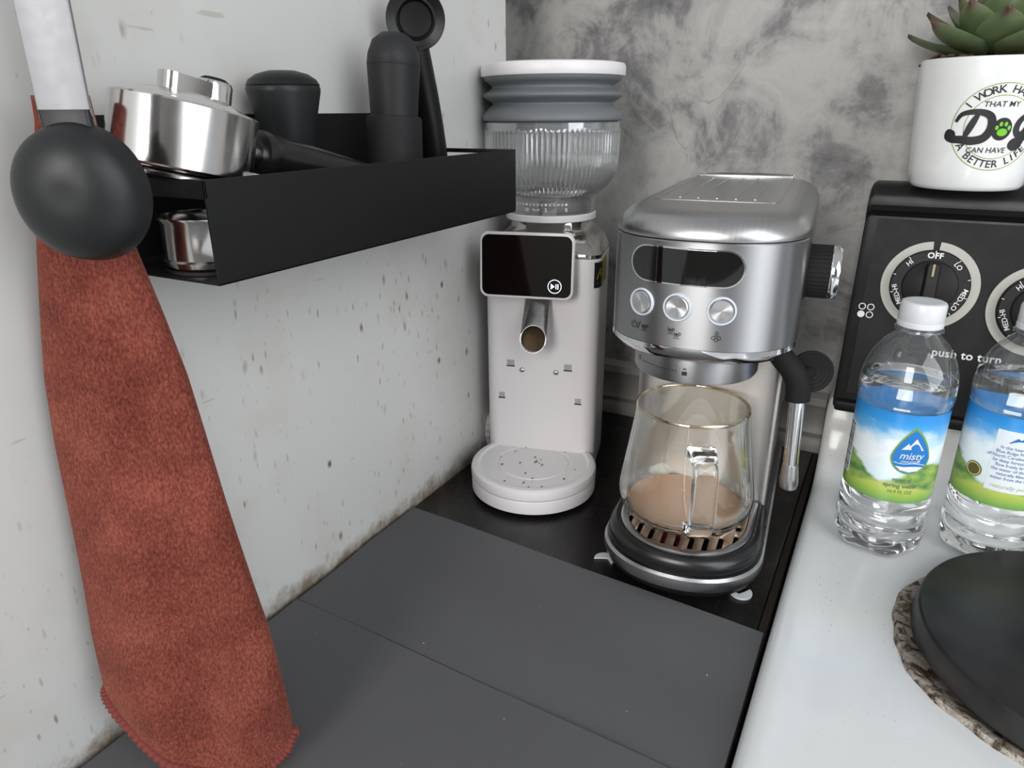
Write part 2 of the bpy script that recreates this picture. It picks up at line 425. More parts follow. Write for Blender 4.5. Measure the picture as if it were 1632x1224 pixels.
    def mesh(s, name, mat, smooth=True, angle=38):
        me = bpy.data.meshes.new(name); me.from_pydata(s.v, [], s.f)
        bm = bmesh.new(); bm.from_mesh(me); bmesh.ops.recalc_face_normals(bm, faces=bm.faces); bm.to_mesh(me); bm.free()
        if mat: me.materials.append(mat if not isinstance(mat, str) else MATS[mat])
        if smooth:
            me.polygons.foreach_set('use_smooth', [True]*len(me.polygons)); me.set_sharp_from_angle(angle=math.radians(angle))
        return me
    def obj(s, name, mat, parent=None, label=None, smooth=True, angle=38):
        o = bpy.data.objects.new(name, s.mesh(name, mat, smooth, angle)); COL.objects.link(o)
        if parent: o.parent = parent
        if label: o['label'] = label
        return o
def tag(o, label, cat, group=None):
    o['label'] = label; o['category'] = cat
    if group: o['group'] = group
    return o
def thing(name, label, cat, loc=(0, 0, 0), rz=0, group=None):
    o = bpy.data.objects.new(name, None); COL.objects.link(o); o.empty_display_size = .02
    o.location = loc; o.rotation_euler = (0, 0, math.radians(rz)); return tag(o, label, cat, group)
def struct(name, mb, mat, label=None):
    o = mb.obj(name, mat); o['kind'] = 'structure'
    if label: o['label'] = label
    return o
def link(name, me, parent, loc=(0, 0, 0), rot=(0, 0, 0), scale=(1, 1, 1)):
    o = bpy.data.objects.new(name, me); COL.objects.link(o); o.parent = parent
    o.location = loc; o.rotation_euler = rot; o.scale = scale; return o
def lerp(a, b, t): return a+(b-a)*t
def table(tb, x):
    if x <= tb[0][0]: return tb[0][1]
    for (x0, y0), (x1, y1) in zip(tb, tb[1:]):
        if x <= x1: return lerp(y0, y1, (x-x0)/(x1-x0))
    return tb[-1][1]
def smoothpath(pts, k=6, closed=False):
    out = []; n = len(pts); P_ = [Vector(p) for p in pts]
    for i in range(n if closed else n-1):
        g = (lambda j: P_[j % n]) if closed else (lambda j: P_[max(0, min(n-1, j))])
        p0, p1, p2, p3 = g(i-1), g(i), g(i+1), g(i+2)
        for q in range(k):
            t = q/k
            out.append(.5*((2*p1)+(p2-p0)*t+(2*p0-5*p1+4*p2-p3)*t*t+(3*p1-p0-3*p2+p3)*t**3))
    if not closed: out.append(P_[-1])
    return out
def rot_to(axis, loc=(0, 0, 0)):
    return Matrix.Translation(Vector(loc)) @ Vector((0, 0, 1)).rotation_difference(Vector(axis).normalized()).to_matrix().to_4x4()
def rrect(w, h, r, n=6, cx=0, cy=0):
    o = []
    for sx, sy, a0 in ((1, 1, 0), (-1, 1, pi/2), (-1, -1, pi), (1, -1, 1.5*pi)):
        for i in range(n+1):
            a = a0+pi/2*i/n; o.append((cx+sx*(w/2-r)+r*cos(a), cy+sy*(h/2-r)+r*sin(a)))
    return o
def plate(mb, pts, fn0, fn1):
    """solid between outline mapped by fn0 (back) and fn1 (front)"""
    return mb.loft([[fn0(x, y) for x, y in pts], [fn1(x, y) for x, y in pts]])

# ================================================================== SETTING
YW = .775
struct('wall_left', MB().box((-.5, -1.0, -.9), (0, .656, 1.3), .002), MATS['wl'])
struct('wall_back', MB().box((-1.2, YW, -.9), (1.8, YW+.1, 1.5)), MATS['wb'])
struct('floor', MB().box((-1.2, -2.6, -.95), (2.8, YW+.1, -.9)), P('floor_vinyl', c(120, 112, 104), .5, vary=.2, vscale=6))
mo = MB()   # painted moulding profile along the foot of the back wall
prof = [(0, 0), (-.013, 0), (-.013, .012), (-.010, .016), (-.012, .022), (-.009, .028), (-.009, .050), (-.012, .054), (-.011, .062), (-.006, .065), (0, .066)]
mo.loft([[(x, YW+y, z) for y, z in prof] for x in (-.3, .326)])
struct('trim_1', mo, moulding)
# rear part of the room, with the window that the daylight comes through
rw = MB(); wx0, wx1, wz0, wz1 = -.3, .8, .38, 1.72
rw.box((-1.2, -2.6, -.9), (wx0, -2.45, 1.9)).box((wx1, -2.6, -.9), (2.8, -2.45, 1.9)).box((wx0, -2.6, -.9), (wx1, -2.45, wz0)).box((wx0, -2.6, wz1), (wx1, -2.45, 1.9))
struct('wall_rear', rw, P('rear_wall_paint', c(150, 146, 140), .6, vary=.05, vscale=4))

# worktop
ct = thing('countertop', 'black speckled worktop running back to the marbled wall, under the coffee machines', 'worktop')
MB().box((.0005, -.7, -.035), (.3205, YW-.0135, 0), .0015).obj('slab', MATS['ctr'], ct)
MB().box((.3207, -.7, -.03), (.3265, YW-.0135, -.0008), .001).obj('edge_strip', wood, ct, 'dark worn wooden edge strip')

def matsheet(name, pts, z, label):
    b = MB(); n = 24; top = []
    for i in range(n+1):
        for j in range(n+1):
            u, v = i/n, j/n
            p = [lerp(lerp(pts[0][k], pts[1][k], u), lerp(pts[3][k], pts[2][k], u), v) for k in (0, 1)]
            wob = .0005*sin(u*9+v*5)+.0004*sin(u*4-v*11)
            top.append((p[0], p[1], z+wob))
    lo = [(x, y, zz-.0026) for x, y, zz in top]
    m = n+1; f = [(i*m+j, (i+1)*m+j, (i+1)*m+j+1, i*m+j+1) for i in range(n) for j in range(n)]
    N = len(top); ed = [i*m for i in range(m)]+[n*m+j for j in range(1, m)]+[i*m+n for i in range(n-1, -1, -1)]+[j for j in range(n-1, 0, -1)]
    b.add(top+lo, f+[tuple(q+N for q in reversed(k)) for k in f]+[(ed[i], ed[(i+1) % len(ed)], ed[(i+1) % len(ed)]+N, ed[i]+N) for i in range(len(ed))])
    return tag(b.obj(name, MATS['mat'], angle=60), label, 'mat')
matsheet('counter_mat', [(.004, .459), (.3255, .4365), (.3262, .2965), (.005, .3085)], .0036, 'grey rubber mat next to the coffee grinder and espresso machine')
matsheet('counter_mat', [(.005, .3075), (.3262, .2955), (.327, -.3), (.005, -.28)], .0042, 'grey rubber mat below the hanging towel, with no machine beside it')

# ================================================================== STOVE
st = thing('electric_stove', 'white enamel electric stove with black control panel beside the worktop', 'stove', (0, 0, 0))
b = MB(); SX0, SX1 = .3295, 1.05
prof = [(-.60, -.03), (-.60, .012), (-.597, .015)]+[(y, .015) for y in (-.3, 0, .2, .4, .6, .655)]
prof += [(.655+.045*sin(a), .015+.068*(1-cos(a))) for a in (.25, .5, .75, 1.0, 1.25, 1.5)]+[(.705, .09), (.765, .09), (.765, -.03)]
rows = []
for x, dz in ((SX0, -.012), (SX0+.001, -.005), (SX0+.004, -.0012), (SX0+.008, 0), (SX0+.016, -.0008), (SX0+.026, -.003), (SX0+.036, -.0042), (SX1, -.0042)):
    rows.append([(x, y, z+(dz if z > 0 else 0)) for y, z in prof])
b.loft(rows)
b.obj('cooktop', MATS['stove'], st, angle=50)
MB().box((SX0+.004, -.58, -.9), (SX1-.004, .74, -.031), .004).obj('body', whitep, st)
# sloping control panel; panel coordinates: s along x, t up the slope
PB = Vector((0, .700, .085)); PT = Vector((0, .736, .263)); PU = (PT-PB).normalized(); PN = Vector((0, -PU.z, PU.y))
def pan(s, t, off=0): return Vector((s, PB.y, PB.z))+PU*t+PN*off
PL = (PT-PB).length
b = MB(); prof = [(.700, .082), (.700, .085), (.736, .259), (.734, .262), (.728, .265), (.7255, .270), (.726, .277), (.730, .283), (.738, .2875), (.765, .288), (.765, .082)]
rings = []
for x, k in ((.3335, .93), (.3345, .975), (.3375, 1), (1.04, 1)):
    cy, cz = .75, .18
    rings.append([(x, cy+(y-cy)*k, cz+(z-cz)*k if z > .09 else z) for y, z in prof])
b.loft(rings); b.obj('back_guard', P('guard_black', c(30, 29, 29), .36, spec=.25, vary=.2, vscale=40), st, angle=30)
b = MB(); plate(b, [(.344, .012), (1.03, .012), (1.03, PL-.006), (.344, PL-.006)], lambda x, y: pan(x, y, -.001), lambda x, y: pan(x, y, .0012)); b.obj('control_panel', panelblack, st)
MB().box((.3355, .693, .0795), (1.04, .704, .0905), .003).obj('lower_lip', blackp, st)
MB().box((.337, .699, .2632), (1.04, .7262, .2655), .001).obj('seam_strip', blackp, st) if False else None
KZ = (.2017-PB.z)/PU.z
def control_knob(sx, dt=0):
    KZ = (.2017-PB.z)/PU.z+dt
    fn = lambda x, y, o=0: pan(sx+x, KZ+y, o)
    b = MB(); n = 60; g = .075
    arc = [(pi/2+g+(2*pi-2*g)*i/n) for i in range(n+1)]
    for r0, r1, o0, o1 in ((.0318, .0388, .0013, .0026),):
        ringsx = []
        for a in arc:
            ringsx.append([fn(r0*cos(a), r0*sin(a), .0012), fn(r0*cos(a), r0*sin(a), o1), fn(r1*cos(a), r1*sin(a), o1), fn(r1*cos(a), r1*sin(a), .0012)])
        b.loft(ringsx)
    b.obj('knob_ring', ringgrey, st, 'pale grey ring around the knob')
    root = MB(); X = Matrix((( 1, 0, 0, sx), (0, PU.y, PN.y, pan(sx, KZ).y), (0, PU.z, PN.z, pan(sx, KZ).z), (0, 0, 0, 1)))
    root.lathe([(0, .001), (.031, .001), (.031, .008), (.0302, .0092), (.0222, .0096), (.0215, .011), (.0205, .0118), (0, .0122)], 64, X)
    k = root.obj('control_knob', knobblack, st)
    b = MB(); out = []
    for z, w, l in ((.011, .0062, .0205), (.02, .0056, .0202), (.0245, .0050, .0195), (.0255, .004, .0185)):
        out.append([tuple(X @ Vector((x, y, z))) for x, y in rrect(2*w, 2*l, w*.7, 5)])
    b.loft(out); b.obj('grip', knobblack, k)
    MB().ribbon([(0, .008), (0, .0185)], .0016, lambda x, y: tuple(X @ Vector((x, y, .0258)))).obj('pointer_mark', P('tan_print', c(170, 150, 110), .5), k)
    t_ = MB(); fk = lambda x, y: tuple(X @ Vector((x, y, .0098)))
    t_.text('OFF', .0068, lambda x, y: fk(x, y+.0262), .03, 0, 1.05)
    for ang, s_ in ((-45, 'LO'), (-112, 'MED-LO'), (-180, 'MED'), (112, 'MED-HI'), (45, 'HI')):
        a = math.radians(ang); ca, sa = cos(a), sin(a)
        t_.text(s_, .0056, lambda x, y: fk((x)*ca-(y+.0262)*sa, x*sa+(y+.0262)*ca), .012)
    for ang in (0, -40, -75, -106, -140, 40, 75, 106, 140):
        a = math.radians(ang); t_.ribbon([(-sin(a)*r, cos(a)*r) for r in (.0288, .0308)], .0006, fk)
    t_.obj('dial_lettering', white_print, k, smooth=False)
for sx, dt in ((.3945, 0), (.4790, -.013), (.66, -.013), (.745, 0), (.83, 0)): control_knob(sx, dt)
b = MB(); fi = lambda x, y: pan(.3412+x+.0065, (.1745-PB.z)/PU.z+y, .0016)
for i, (x, y) in enumerate(((-.0036, .0036), (.0036, .0036), (.0036, -.0036))): b.disc(x, y, .0031, fi, 24, r0=.0023)
b.disc(-.0036, -.0036, .0031, fi, 24); b.obj('burner_position_mark', white_print, st, smooth=False)
b = MB(); b.text('push to turn', .0100, lambda x, y: pan(.4335+x, (.1445-PB.z)/PU.z+y, .0016), .02, 0, 1.05); b.obj('panel_lettering', white_print, st, smooth=False)
# drip pan around the burner
b = MB(); b.lathe([(.080, .0112), (.090, .0116), (.096, .0122), (.1005, .0138), (.104, .0150), (.1068, .0145), (.1085, .0106)], 96, Matrix.Translation((.5118, .484, 0)), lambda r, z, a: r*(1+.012*sin(a*7+1)*(r > .1)+.006*sin(a*23)))
b.obj('drip_pan', MATS['pan'], st, 'crusted and rusty metal drip pan')
bc = MB(); bc.lathe([(0, .0335), (.1040, .0335), (.1062, .0332), (.1072, .0324), (.1078, .0312), (.1100, .0172), (.1094, .0160), (.1, .0156), (0, .0156)], 128, Matrix.Translation((.5245, .487, 0)))
tag(bc.obj('burner_cover', MATS['burner'], angle=28), 'round black burner disc on the white stove', 'burner')

# ================================================================== WATER BOTTLES
BP = [(0, .004), (.018, .0022), (.026, .0006), (.0295, .0016), (.0322, .006), (.0334, .012), (.0330, .015), (.0318, .0172), (.0330, .0195), (.0336, .0225), (.0332, .0262), (.0318, .0284), (.0330, .0308), (.0336, .034), (.0332, .0378), (.0318, .040), (.0330, .0425), (.0335, .046), (.0330, .0495), (.0322, .0515), (.0322, .1275), (.0332, .1295), (.0338, .133), (.0340, .138), (.0338, .144), (.0330, .150), (.0314, .1565), (.0290, .163), (.0258, .169), (.0218, .1745), (.0178, .1785), (.0148, .1815), (.0133, .1845), (.0132, .188)]
def bottle(x, y, rz, label, water_z, face):
    r = thing('water_bottle', label, 'bottle', (x, y, .0112), rz, 'spring water bottles on the stove')
    def wav(rr, z, a):
        if z < .006: return rr*(1+.06*cos(5*a)*(z < .0055)*(rr > .02))
        if .012 < z < .05: return rr+.0006*sin(3*a+z*260)
        return rr
    prof = []
    for (r0, z0), (r1, z1) in zip(BP, BP[1:]):
        k = 2 if z1-z0 < .02 else 3
        prof += [(lerp(r0, r1, i/k), lerp(z0, z1, i/k)) for i in range(k)]
    prof.append(BP[-1])
    MB().lathe(prof, 72, None, wav).obj('bottle_body', pet, r, 'clear ribbed plastic', angle=80)
    wp = [(max(0, rr-.0005), z+.0004) for rr, z in prof if z < water_z]
    rt_ = table([(z, rr) for rr, z in BP], water_z)
    wp += [(rt_-.0006, water_z), (rt_-.002, water_z-.0004), (0, water_z-.0005)]
    MB().lathe(wp, 72, None, lambda rr, z, a: wav(rr+.0005, z, a)-.0005 if rr > .01 else rr).obj('water', water_m, r, angle=80)
    b = MB(); b.lathe([(.0132, .1835), (.0168, .184), (.0168, .1855), (.0134, .186), (.0134, .1835)], 48); b.obj('neck_ring', pet, r)
    b = MB(); b.lathe([(.0152, .1868), (.0158, .1875), (.0158, .1905), (.0152, .1912), (.0156, .192), (.0156, .2035), (.0148, .2052), (.0135, .2058), (.0095, .2056), (0, .2056)], 96, None, lambda rr, z, a: rr+(.00022*cos(48*a) if .1925 < z < .203 else 0))
    b.obj('cap', capplastic, r, 'translucent white screw cap')
    # printed label sleeve, with UVs for the print
    n, m = 96, 8; R0 = .0329; z0, z1 = .0525, .1265
    vs_ = []; fs_ = []
    for j in range(m+1):
        for i in range(n+1):
            a = 2*pi*i/n; vs_.append((R0*cos(a), R0*sin(a), lerp(z0, z1, j/m)))
    for j in range(m):
        for i in range(n):
            q = j*(n+1)+i; fs_.append((q, q+1, q+n+2, q+n+1))
    me = bpy.data.meshes.new('label'); me.from_pydata(vs_, [], fs_); me.materials.append(MATS['label'])
    uv = me.uv_layers.new(name='UV')
    for p in me.polygons:
        for li in p.loop_indices:
            vi = me.loops[li].vertex_index; uv.data[li].uv = ((vi % (n+1))/n, (vi//(n+1))/m)
    me.polygons.foreach_set('use_smooth', [True]*len(me.polygons))
    lb = link('label', me, r); lb['label'] = 'blue and green paper label'
    def on(ang, zc, off=.0002):
        return lambda x, y: ((R0+off)*cos(math.radians(ang)+x/R0), (R0+off)*sin(math.radians(ang)+x/R0), zc+y)
    def drop(ang, zc, k, off):
        pts = []
        for i in range(40):
            t = 2*pi*i/40; rad = k*(1+.0*t)
            x = rad*sin(t); y = rad*cos(t)
            if y > 0: x *= (1-y/k)**.35 if y < k else 0; y *= 1.75
            pts.append((x, y))
        return [(x, y) for x, y in pts], on(ang, zc, off)
    def logo(ang, zc):
        pts, fn = drop(ang, zc, .0142, .00025); MB().fan(pts, fn).obj('logo_edge', green_print, lb, smooth=False)
        pts, fn = drop(ang, zc, .0130, .00045); MB().fan(pts, fn).obj('logo_drop', blueprint, lb, smooth=False)
        fn = on(ang, zc, .0007)
        b = MB().poly([(-.0078, .0062), (-.0010, .0070), (-.0036, .0118)], fn).poly([(-.0040, .0070), (.0078, .0062), (.0012, .0160)], fn)
        b.ribbon(smoothpath([(-.0112, -.0046, 0), (-.005, -.0054, 0), (.003, -.0046, 0), (.0108, -.0060, 0)], 4), .0005, fn)
        b.fan([(-.0098, -.0078), (-.006, -.0110), (0, -.0122), (.006, -.0110), (.0098, -.0078), (.004, -.0072), (-.004, -.0080)], fn, (0, -.0095))
        b.text('misty', .0082, lambda x, y: fn(x*.95, y+.0012), .006, .22); b.text('mountain', .0036, lambda x, y: fn(x, y-.0033), .0, .1)
        b.obj('logo_print', white_print, lb, smooth=False)
        b = MB(); fo = on(ang, zc-.026, .0004)
        b.text('natural', .0048, lambda x, y: fo(x-.003, y+.0065), .02); b.text('spring water', .0048, lambda x, y: fo(x-.003, y+.0012), .03); b.text('16.9 FL OZ', .0038, lambda x, y: fo(x-.003, y-.004), .01)
        b.obj('small_print', P('olive_print', c(112, 128, 92), .5), lb, smooth=False)
    def panel(ang, zc):
        fn = on(ang, zc, .0003)
        b = MB(); b.grid(fn, -.0165, .0165, -.024, .026, 14, 1); b.obj('text_panel', P('panel_white', c(226, 234, 242), .35), lb)
        fo = on(ang, zc, .0006); b = MB(); b.poly([(-.008, .0165), (-.003, .0215), (-.001, .02), (.002, .0235), (.008, .0165)], fo)
        b.obj('mountain_print', blueprint, lb, smooth=False)
        b = MB()
        for i, s_ in enumerate(('In the heart of the', 'Blue Ridge Mountains', 'of North Carolina, protected', 'by deep forest, springs', 'flow freely bringing', 'the water of the earth', 'naturally filtered', 'water from the Earth')):
            b.text(s_, .0036, lambda x, y: fo(x*.92, y+.0125-i*.0036), 0)
        b.obj('paragraph_print', navyprint, lb, smooth=False)
        MB().text('naturally pure', .0046, lambda x, y: fo(x, y-.0195), 0, .2).obj('slogan_print', P('pale_gold_print', c(178, 186, 130), .5), lb, smooth=False)
    def emblem(ang, zc):
        MB().disc(0, 0, .0062, on(ang, zc, .0004), 28).obj('seal', P('seal_brown', c(92, 84, 44), .5), lb, smooth=False)
        MB().disc(0, 0, .0055, on(ang, zc, .0006), 28, r0=.0046).obj('seal_ring', P('seal_gold', c(200, 190, 120), .5), lb, smooth=False)
    def recycle(ang, zc):
        b = MB(); fn = on(ang, zc, .0004)
        b.disc(0, 0, .0046, fn, 3, r0=.0034).disc(0, -.009, .004, fn, 20, r0=.0032); b.obj('recycling_mark', white_print, lb, smooth=False)
    if face == 'logo':
        logo(0, .092); panel(100, .09); b = MB(); fn = on(-92, .085, .0003)
        b.grid(fn, -.006, .006, -.022, .022, 4, 1); b.obj('barcode_panel', P('panel_white', c(226, 234, 242), .35), lb)
        b = MB(); fo = on(-92, .085, .0006); y = -.020
        while y < .02:
            w = random.choice((.0004, .0007, .0011)); b.ribbon([(-.0045, y), (.0045, y)], w, fo); y += w+random.choice((.0006, .001))
        b.obj('barcode_bars', black_print, lb, smooth=False)
    else:
        panel(0, .09); logo(110, .092); emblem(-46, .078); recycle(42, .072)
    return r
bottle(.388, .593, -70, 'water bottle with drop logo facing out, on stove below the first control knob', .146, 'logo')
bottle(.4665, .622, -86, 'water bottle with white text panel facing out, standing on the white stove', .149, 'panel')

# ================================================================== POTTED SUCCULENT
pp = thing('potted_succulent', 'green succulent in white ceramic pot with dog slogan, on the stove back guard', 'potted plant', (.404, .7225, .288))
rp = [(0, 0), (.036, 0), (.0395, .001), (.0415, .004), (.0435, .015), (.0458, .045), (.0478, .075), (.0488, .0965), (.0486, .0985), (.0478, .099), (.0466, .098), (.0462, .092), (0, .092)]
pt_ = MB().lathe(rp, 96).obj('pot', ceramic, pp, 'white glazed ceramic pot', angle=50)
def potr(z): return table([(0, .0405), (.015, .0435), (.045, .0458), (.075, .0478), (.0965, .0488)], z)
LA = -pi/2+math.radians(15); LZ = .0485
def lp(off):
    return lambda x, y: ((potr(LZ+y)+off)*cos(LA+x/.0460), (potr(LZ+y)+off)*sin(LA+x/.0460), LZ+y)
b = MB(); b.disc(0, 0, .0318, lp(.0002), 72, r0=.0312).disc(0, 0, .0232, lp(.0002), 72, r0=.0227); b.obj('logo_rings', green_print, pt_, smooth=False)
b = MB()
def arc_text(string, size, r, a_mid, step, inward):
    n = len(string)
    for i, ch in enumerate(string):
        if ch == ' ': continue
        a = math.radians(a_mid+(step*((n-1)/2-i) if not inward else step*(i-(n-1)/2)))
        rot = a-pi/2 if not inward else a+pi/2
        px, py = r*cos(a), r*sin(a); cr, sr = cos(rot), sin(rot); f = lp(.0003)
        b.text(ch, size, lambda x, y: f(px+x*cr-y*sr, py+x*sr+y*cr), .012)
arc_text('I WORK HARD SO', .0078, .0272, 82, 9.6, False)
arc_text('A BETTER LIFE', .0078, .0272, -92, 9.4, True)
f = lp(.0003)
b.text('THAT MY', .0056, lambda x, y: f(x-.001, y+.0165), .01, .1); b.text('CAN HAVE', .0056, lambda x, y: f(x-.0050, y-.0168), .01, .1)
f = lp(.0004)
def stroke(pts, w0, w1, k=7):
    P2 = smoothpath([(p[0], p[1], 0) for p in pts], k); n = len(P2)
    ws = [lerp(w0, w1, sin(pi*i/(n-1))) for i in range(n)]
    b.ribbon([(p.x, p.y) for p in P2], ws, f)
# script word: D with a heavy entry curl, o with the paw, g with a looped tail
stroke([(-.0150, .0098), (-.0185, .0010), (-.0215, -.0075)], .0026, .0050)
stroke([(-.0290, .0040), (-.0250, .0098), (-.0150, .0112), (-.0068, .0080), (-.0050, -.0005), (-.0085, -.0075), (-.0160, -.0098), (-.0240, -.0090), (-.0300, -.0088), (-.0335, -.0070), (-.0330, -.0030), (-.0290, -.0040)], .0022, .0062, 9)
b.disc(-.0315, -.0058, .0038, f, 18)
b.disc(.0025, -.0012, .0070, f, 36, ry=.0082)
stroke([(.0210, .0065), (.0175, .0078), (.0140, .0040), (.0130, -.0015), (.0155, -.0055), (.0190, -.0035), (.0215, .0020)], .0030, .0048)
stroke([(.0225, .0080), (.0215, -.0020), (.0190, -.0110), (.0155, -.0145), (.0120, -.0130), (.0135, -.0100), (.0195, -.0085), (.0265, -.0060)], .0030, .0050, 8)
b.obj('logo_lettering', black_print, pt_, smooth=False)
b = MB(); f5 = lp(.0006)
b.disc(.0030, -.0035, .0036, f5, 20, ry=.0028)
for x, y in ((-.0012, -.0002), (.0012, .0024), (.0046, .0024), (.0072, -.0002)): b.disc(x, y, .0012, f5, 14, ry=.0017)
b.obj('paw_print', lime_print, pt_, smooth=False)
sl = MB()
for i in range(90):
    a = random.uniform(0, 2*pi); r = .046*math.sqrt(random.random()); L_ = random.uniform(.004, .009); w = random.uniform(.0015, .003)
    sl.box((-L_, -w, -.0008), (L_, w, .0008), 0, xf=Matrix.Translation((r*.93*cos(a), r*.93*sin(a), .0945+random.uniform(0, .005))) @ Matrix.Rotation(random.uniform(0, 6), 4, 'Z') @ Matrix.Rotation(random.uniform(-.5, .5), 4, 'Y'))
o = sl.obj('bark_mulch', soil, pp, smooth=False); o['kind'] = 'stuff'
MB().lathe([(0, .0965), (.0455, .0945), (.0455, .091), (0, .091)], 40).obj('soil', soil, pp)
# leaf mesh: pointed, fleshy, along +x
lf = MB(); rg = []
for i in range(13):
    t = i/12; x = .05*t
    w = .0125*(sin(pi*min(1, t*.93+.07)**.85)**.75)*(1 if t < .82 else (1-((t-.82)/.18)**1.6*.92)) + .0006
    th = .0042*(1-t)**.5+.0005; lift = .010*t*t
    rg.append([(x, w*cos(a), lift+th*sin(a)*(1 if sin(a) < 0 else .45)+.0022*(cos(a)**2)) for a in [2*pi*j/12 for j in range(12)]])
lf.loft(rg); leafme = lf.mesh('leaf', MATS['leaf'])
for i in range(34):
    t = i/33; a = i*2.39996+.5
    tilt = lerp(math.radians(-3), math.radians(-72), t**1.15); s_ = lerp(1.12, .5, t**1.2)
    r0 = lerp(.010, .001, t)
    link('leaf', leafme, pp, (r0*cos(a), r0*sin(a), lerp(.103, .120, t)), (0, tilt*1.0, a), (s_, s_*random.uniform(1.2, 1.4), s_))

# ================================================================== ESPRESSO MACHINE
em = thing('espresso_machine', 'slim brushed steel espresso machine on the black worktop, right of the white grinder', 'coffee machine', (.2535, .441, 0), 5)
HW, HD = .0642, .295
def sup(x, w, d, n):
    q = min(1, abs(x)/w); return d*(1-(1-q**n)**(1/n))
def plan(w, y0, y1, d0, n0, d1, n1, k=26):
    """closed plan outline, front curve d0/n0 then back curve d1/n1"""
    xs = [-w*cos(pi*i/k) for i in range(k+1)]
    fr = [(x, y0+sup(x, w, d0, n0)) for x in xs]
    bk = [(x, y1-sup(x, w, d1, n1)) for x in reversed(xs)]
    return fr+bk
def headplan(inset=0, z=0): return [(x, y, z) for x, y in plan(HW-inset, inset, HD-inset, .056, 2.25, .05, 2.3)]
def hf(off=0): return lambda x, z: (x, sup(x, HW, .056, 2.25)-off, z)
# chrome lower band, brushed body, lid
b = MB(); b.loft([headplan(.007, .1925), headplan(.003, .1945), headplan(-.0002, .1995), headplan(.0, .2030)]); b.obj('lower_band', chrome, em, 'mirror chrome band')
b = MB(); b.loft([headplan(.0004, .2030), headplan(.0, .2035), headplan(.0, .2725), headplan(.0005, .2733)]); b.obj('head_body', MATS['steel_h'], em, 'brushed steel front', angle=30)
b = MB(); b.loft([headplan(.0022, .2731), headplan(.0022, .2742)]); b.obj('lid_gap', blackp, em)
lidz = [(.0002, .2742), (.0, .2758), (.0008, .2790), (.0030, .2835), (.0070, .2875), (.0120, .2902), (.0175, .2912)]
def rise(y): return .001*max(0, min(1, (y-.03)/.22))
b = MB(); rings = [[(x, y, z+rise(y)) for x, y, z in headplan(i, z)] for i, z in lidz]
b.loft(rings, True, True); b.obj('lid', MATS['steel_lid'], em, 'domed satin steel cup warmer lid', angle=30)
def topz(y): return .2912+rise(y)
b = MB(); q = [(x, y) for x, y in rrect(.080, .185, .006, 4, -.002, .160)]
rimo = [(x, y) for x, y in rrect(.086, .191, .008, 4, -.002, .160)]
b.loft([[(x, y, topz(y)+.0001) for x, y in rimo], [(x, y, topz(y)+.0003) for x, y in rimo], [(x, y, topz(y)+.0003) for x, y in q], [(x, y, topz(y)-.0006+.0005) for x, y in q]], True, True)
b.obj('cup_warmer_tray', MATS['steel_lid'], em, angle=20)
for i in range(5):
    x = -.028+i*.013
    b = MB(); b.tube([(x, .080, topz(.066)-.0002), (x, .09, topz(.07)+.0001), (x, .238, topz(.238)+.0001), (x, .242, topz(.242)-.0002)], .0008, 8); b.obj('warmer_rib', MATS['steel_lid'], em)
b = MB(); b.box((-.044, .2475, topz(.245)-.001), (.040, .2545, topz(.245)+.0030), .0016); b.obj('tray_back_bar', satin, em)
b = MB(); b.loft([[(x*.8, .263+.018*sin(pi*(x+.05)/.1)*s1, topz(.26)+.0006+dz) for x in [(-.05+.1*i/16) for i in range(17)]] for s1, dz in ((0, 0), (.3, .002), (.8, .002), (1, 0))], closed=False)
b.obj('rear_grip', darkchrome, em)
# display and buttons wrapped on the curved front
def stadium(x0, x1, z0, z1, k=14):
    r = (z1-z0)/2; zc = (z0+z1)/2
    return [(x1-r+r*cos(a), zc+r*sin(a)) for a in [(-pi/2+pi*i/k) for i in range(k+1)]]+[(x, z1) for x in [lerp(x1-r, x0+r, i/8) for i in range(1, 8)]]+[(x0+r+r*cos(a), zc+r*sin(a)) for a in [(pi/2+pi*i/k) for i in range(k+1)]]+[(x, z0) for x in [lerp(x0+r, x1-r, i/8) for i in range(1, 8)]]
def wrapfill(mb, pts, fn0, fn1):
    """closed rounded-strip outline with horizontal slices, so that it bends with the front"""
    xs = sorted(set(round(p[0], 6) for p in pts)); sl_ = []
    zmin = min(p[1] for p in pts); zmax = max(p[1] for p in pts); r = (zmax-zmin)/2; zc = (zmax+zmin)/2; x0, x1 = xs[0], xs[-1]
    n = 28
    for i in range(n+1):
        x = lerp(x0, x1, .5-.5*cos(pi*i/n)); e = max(0, x0+r-x, x-(x1-r)); h = math.sqrt(max(1e-9, r*r-e*e))
        sl_.append([fn0(x, zc-h), fn1(x, zc-h), fn1(x, zc+h), fn0(x, zc+h)])
    return mb.loft(sl_)
b = MB(); wrapfill(b, stadium(-.0445, .0300, .2455, .2695), hf(-.002), hf(.0006)); b.obj('display_rim', chrome, em)
b = MB(); wrapfill(b, stadium(-.0435, .0290, .2464, .2686), hf(-.002), hf(.0010)); b.obj('display', blackgloss, em, 'black glossy display strip')
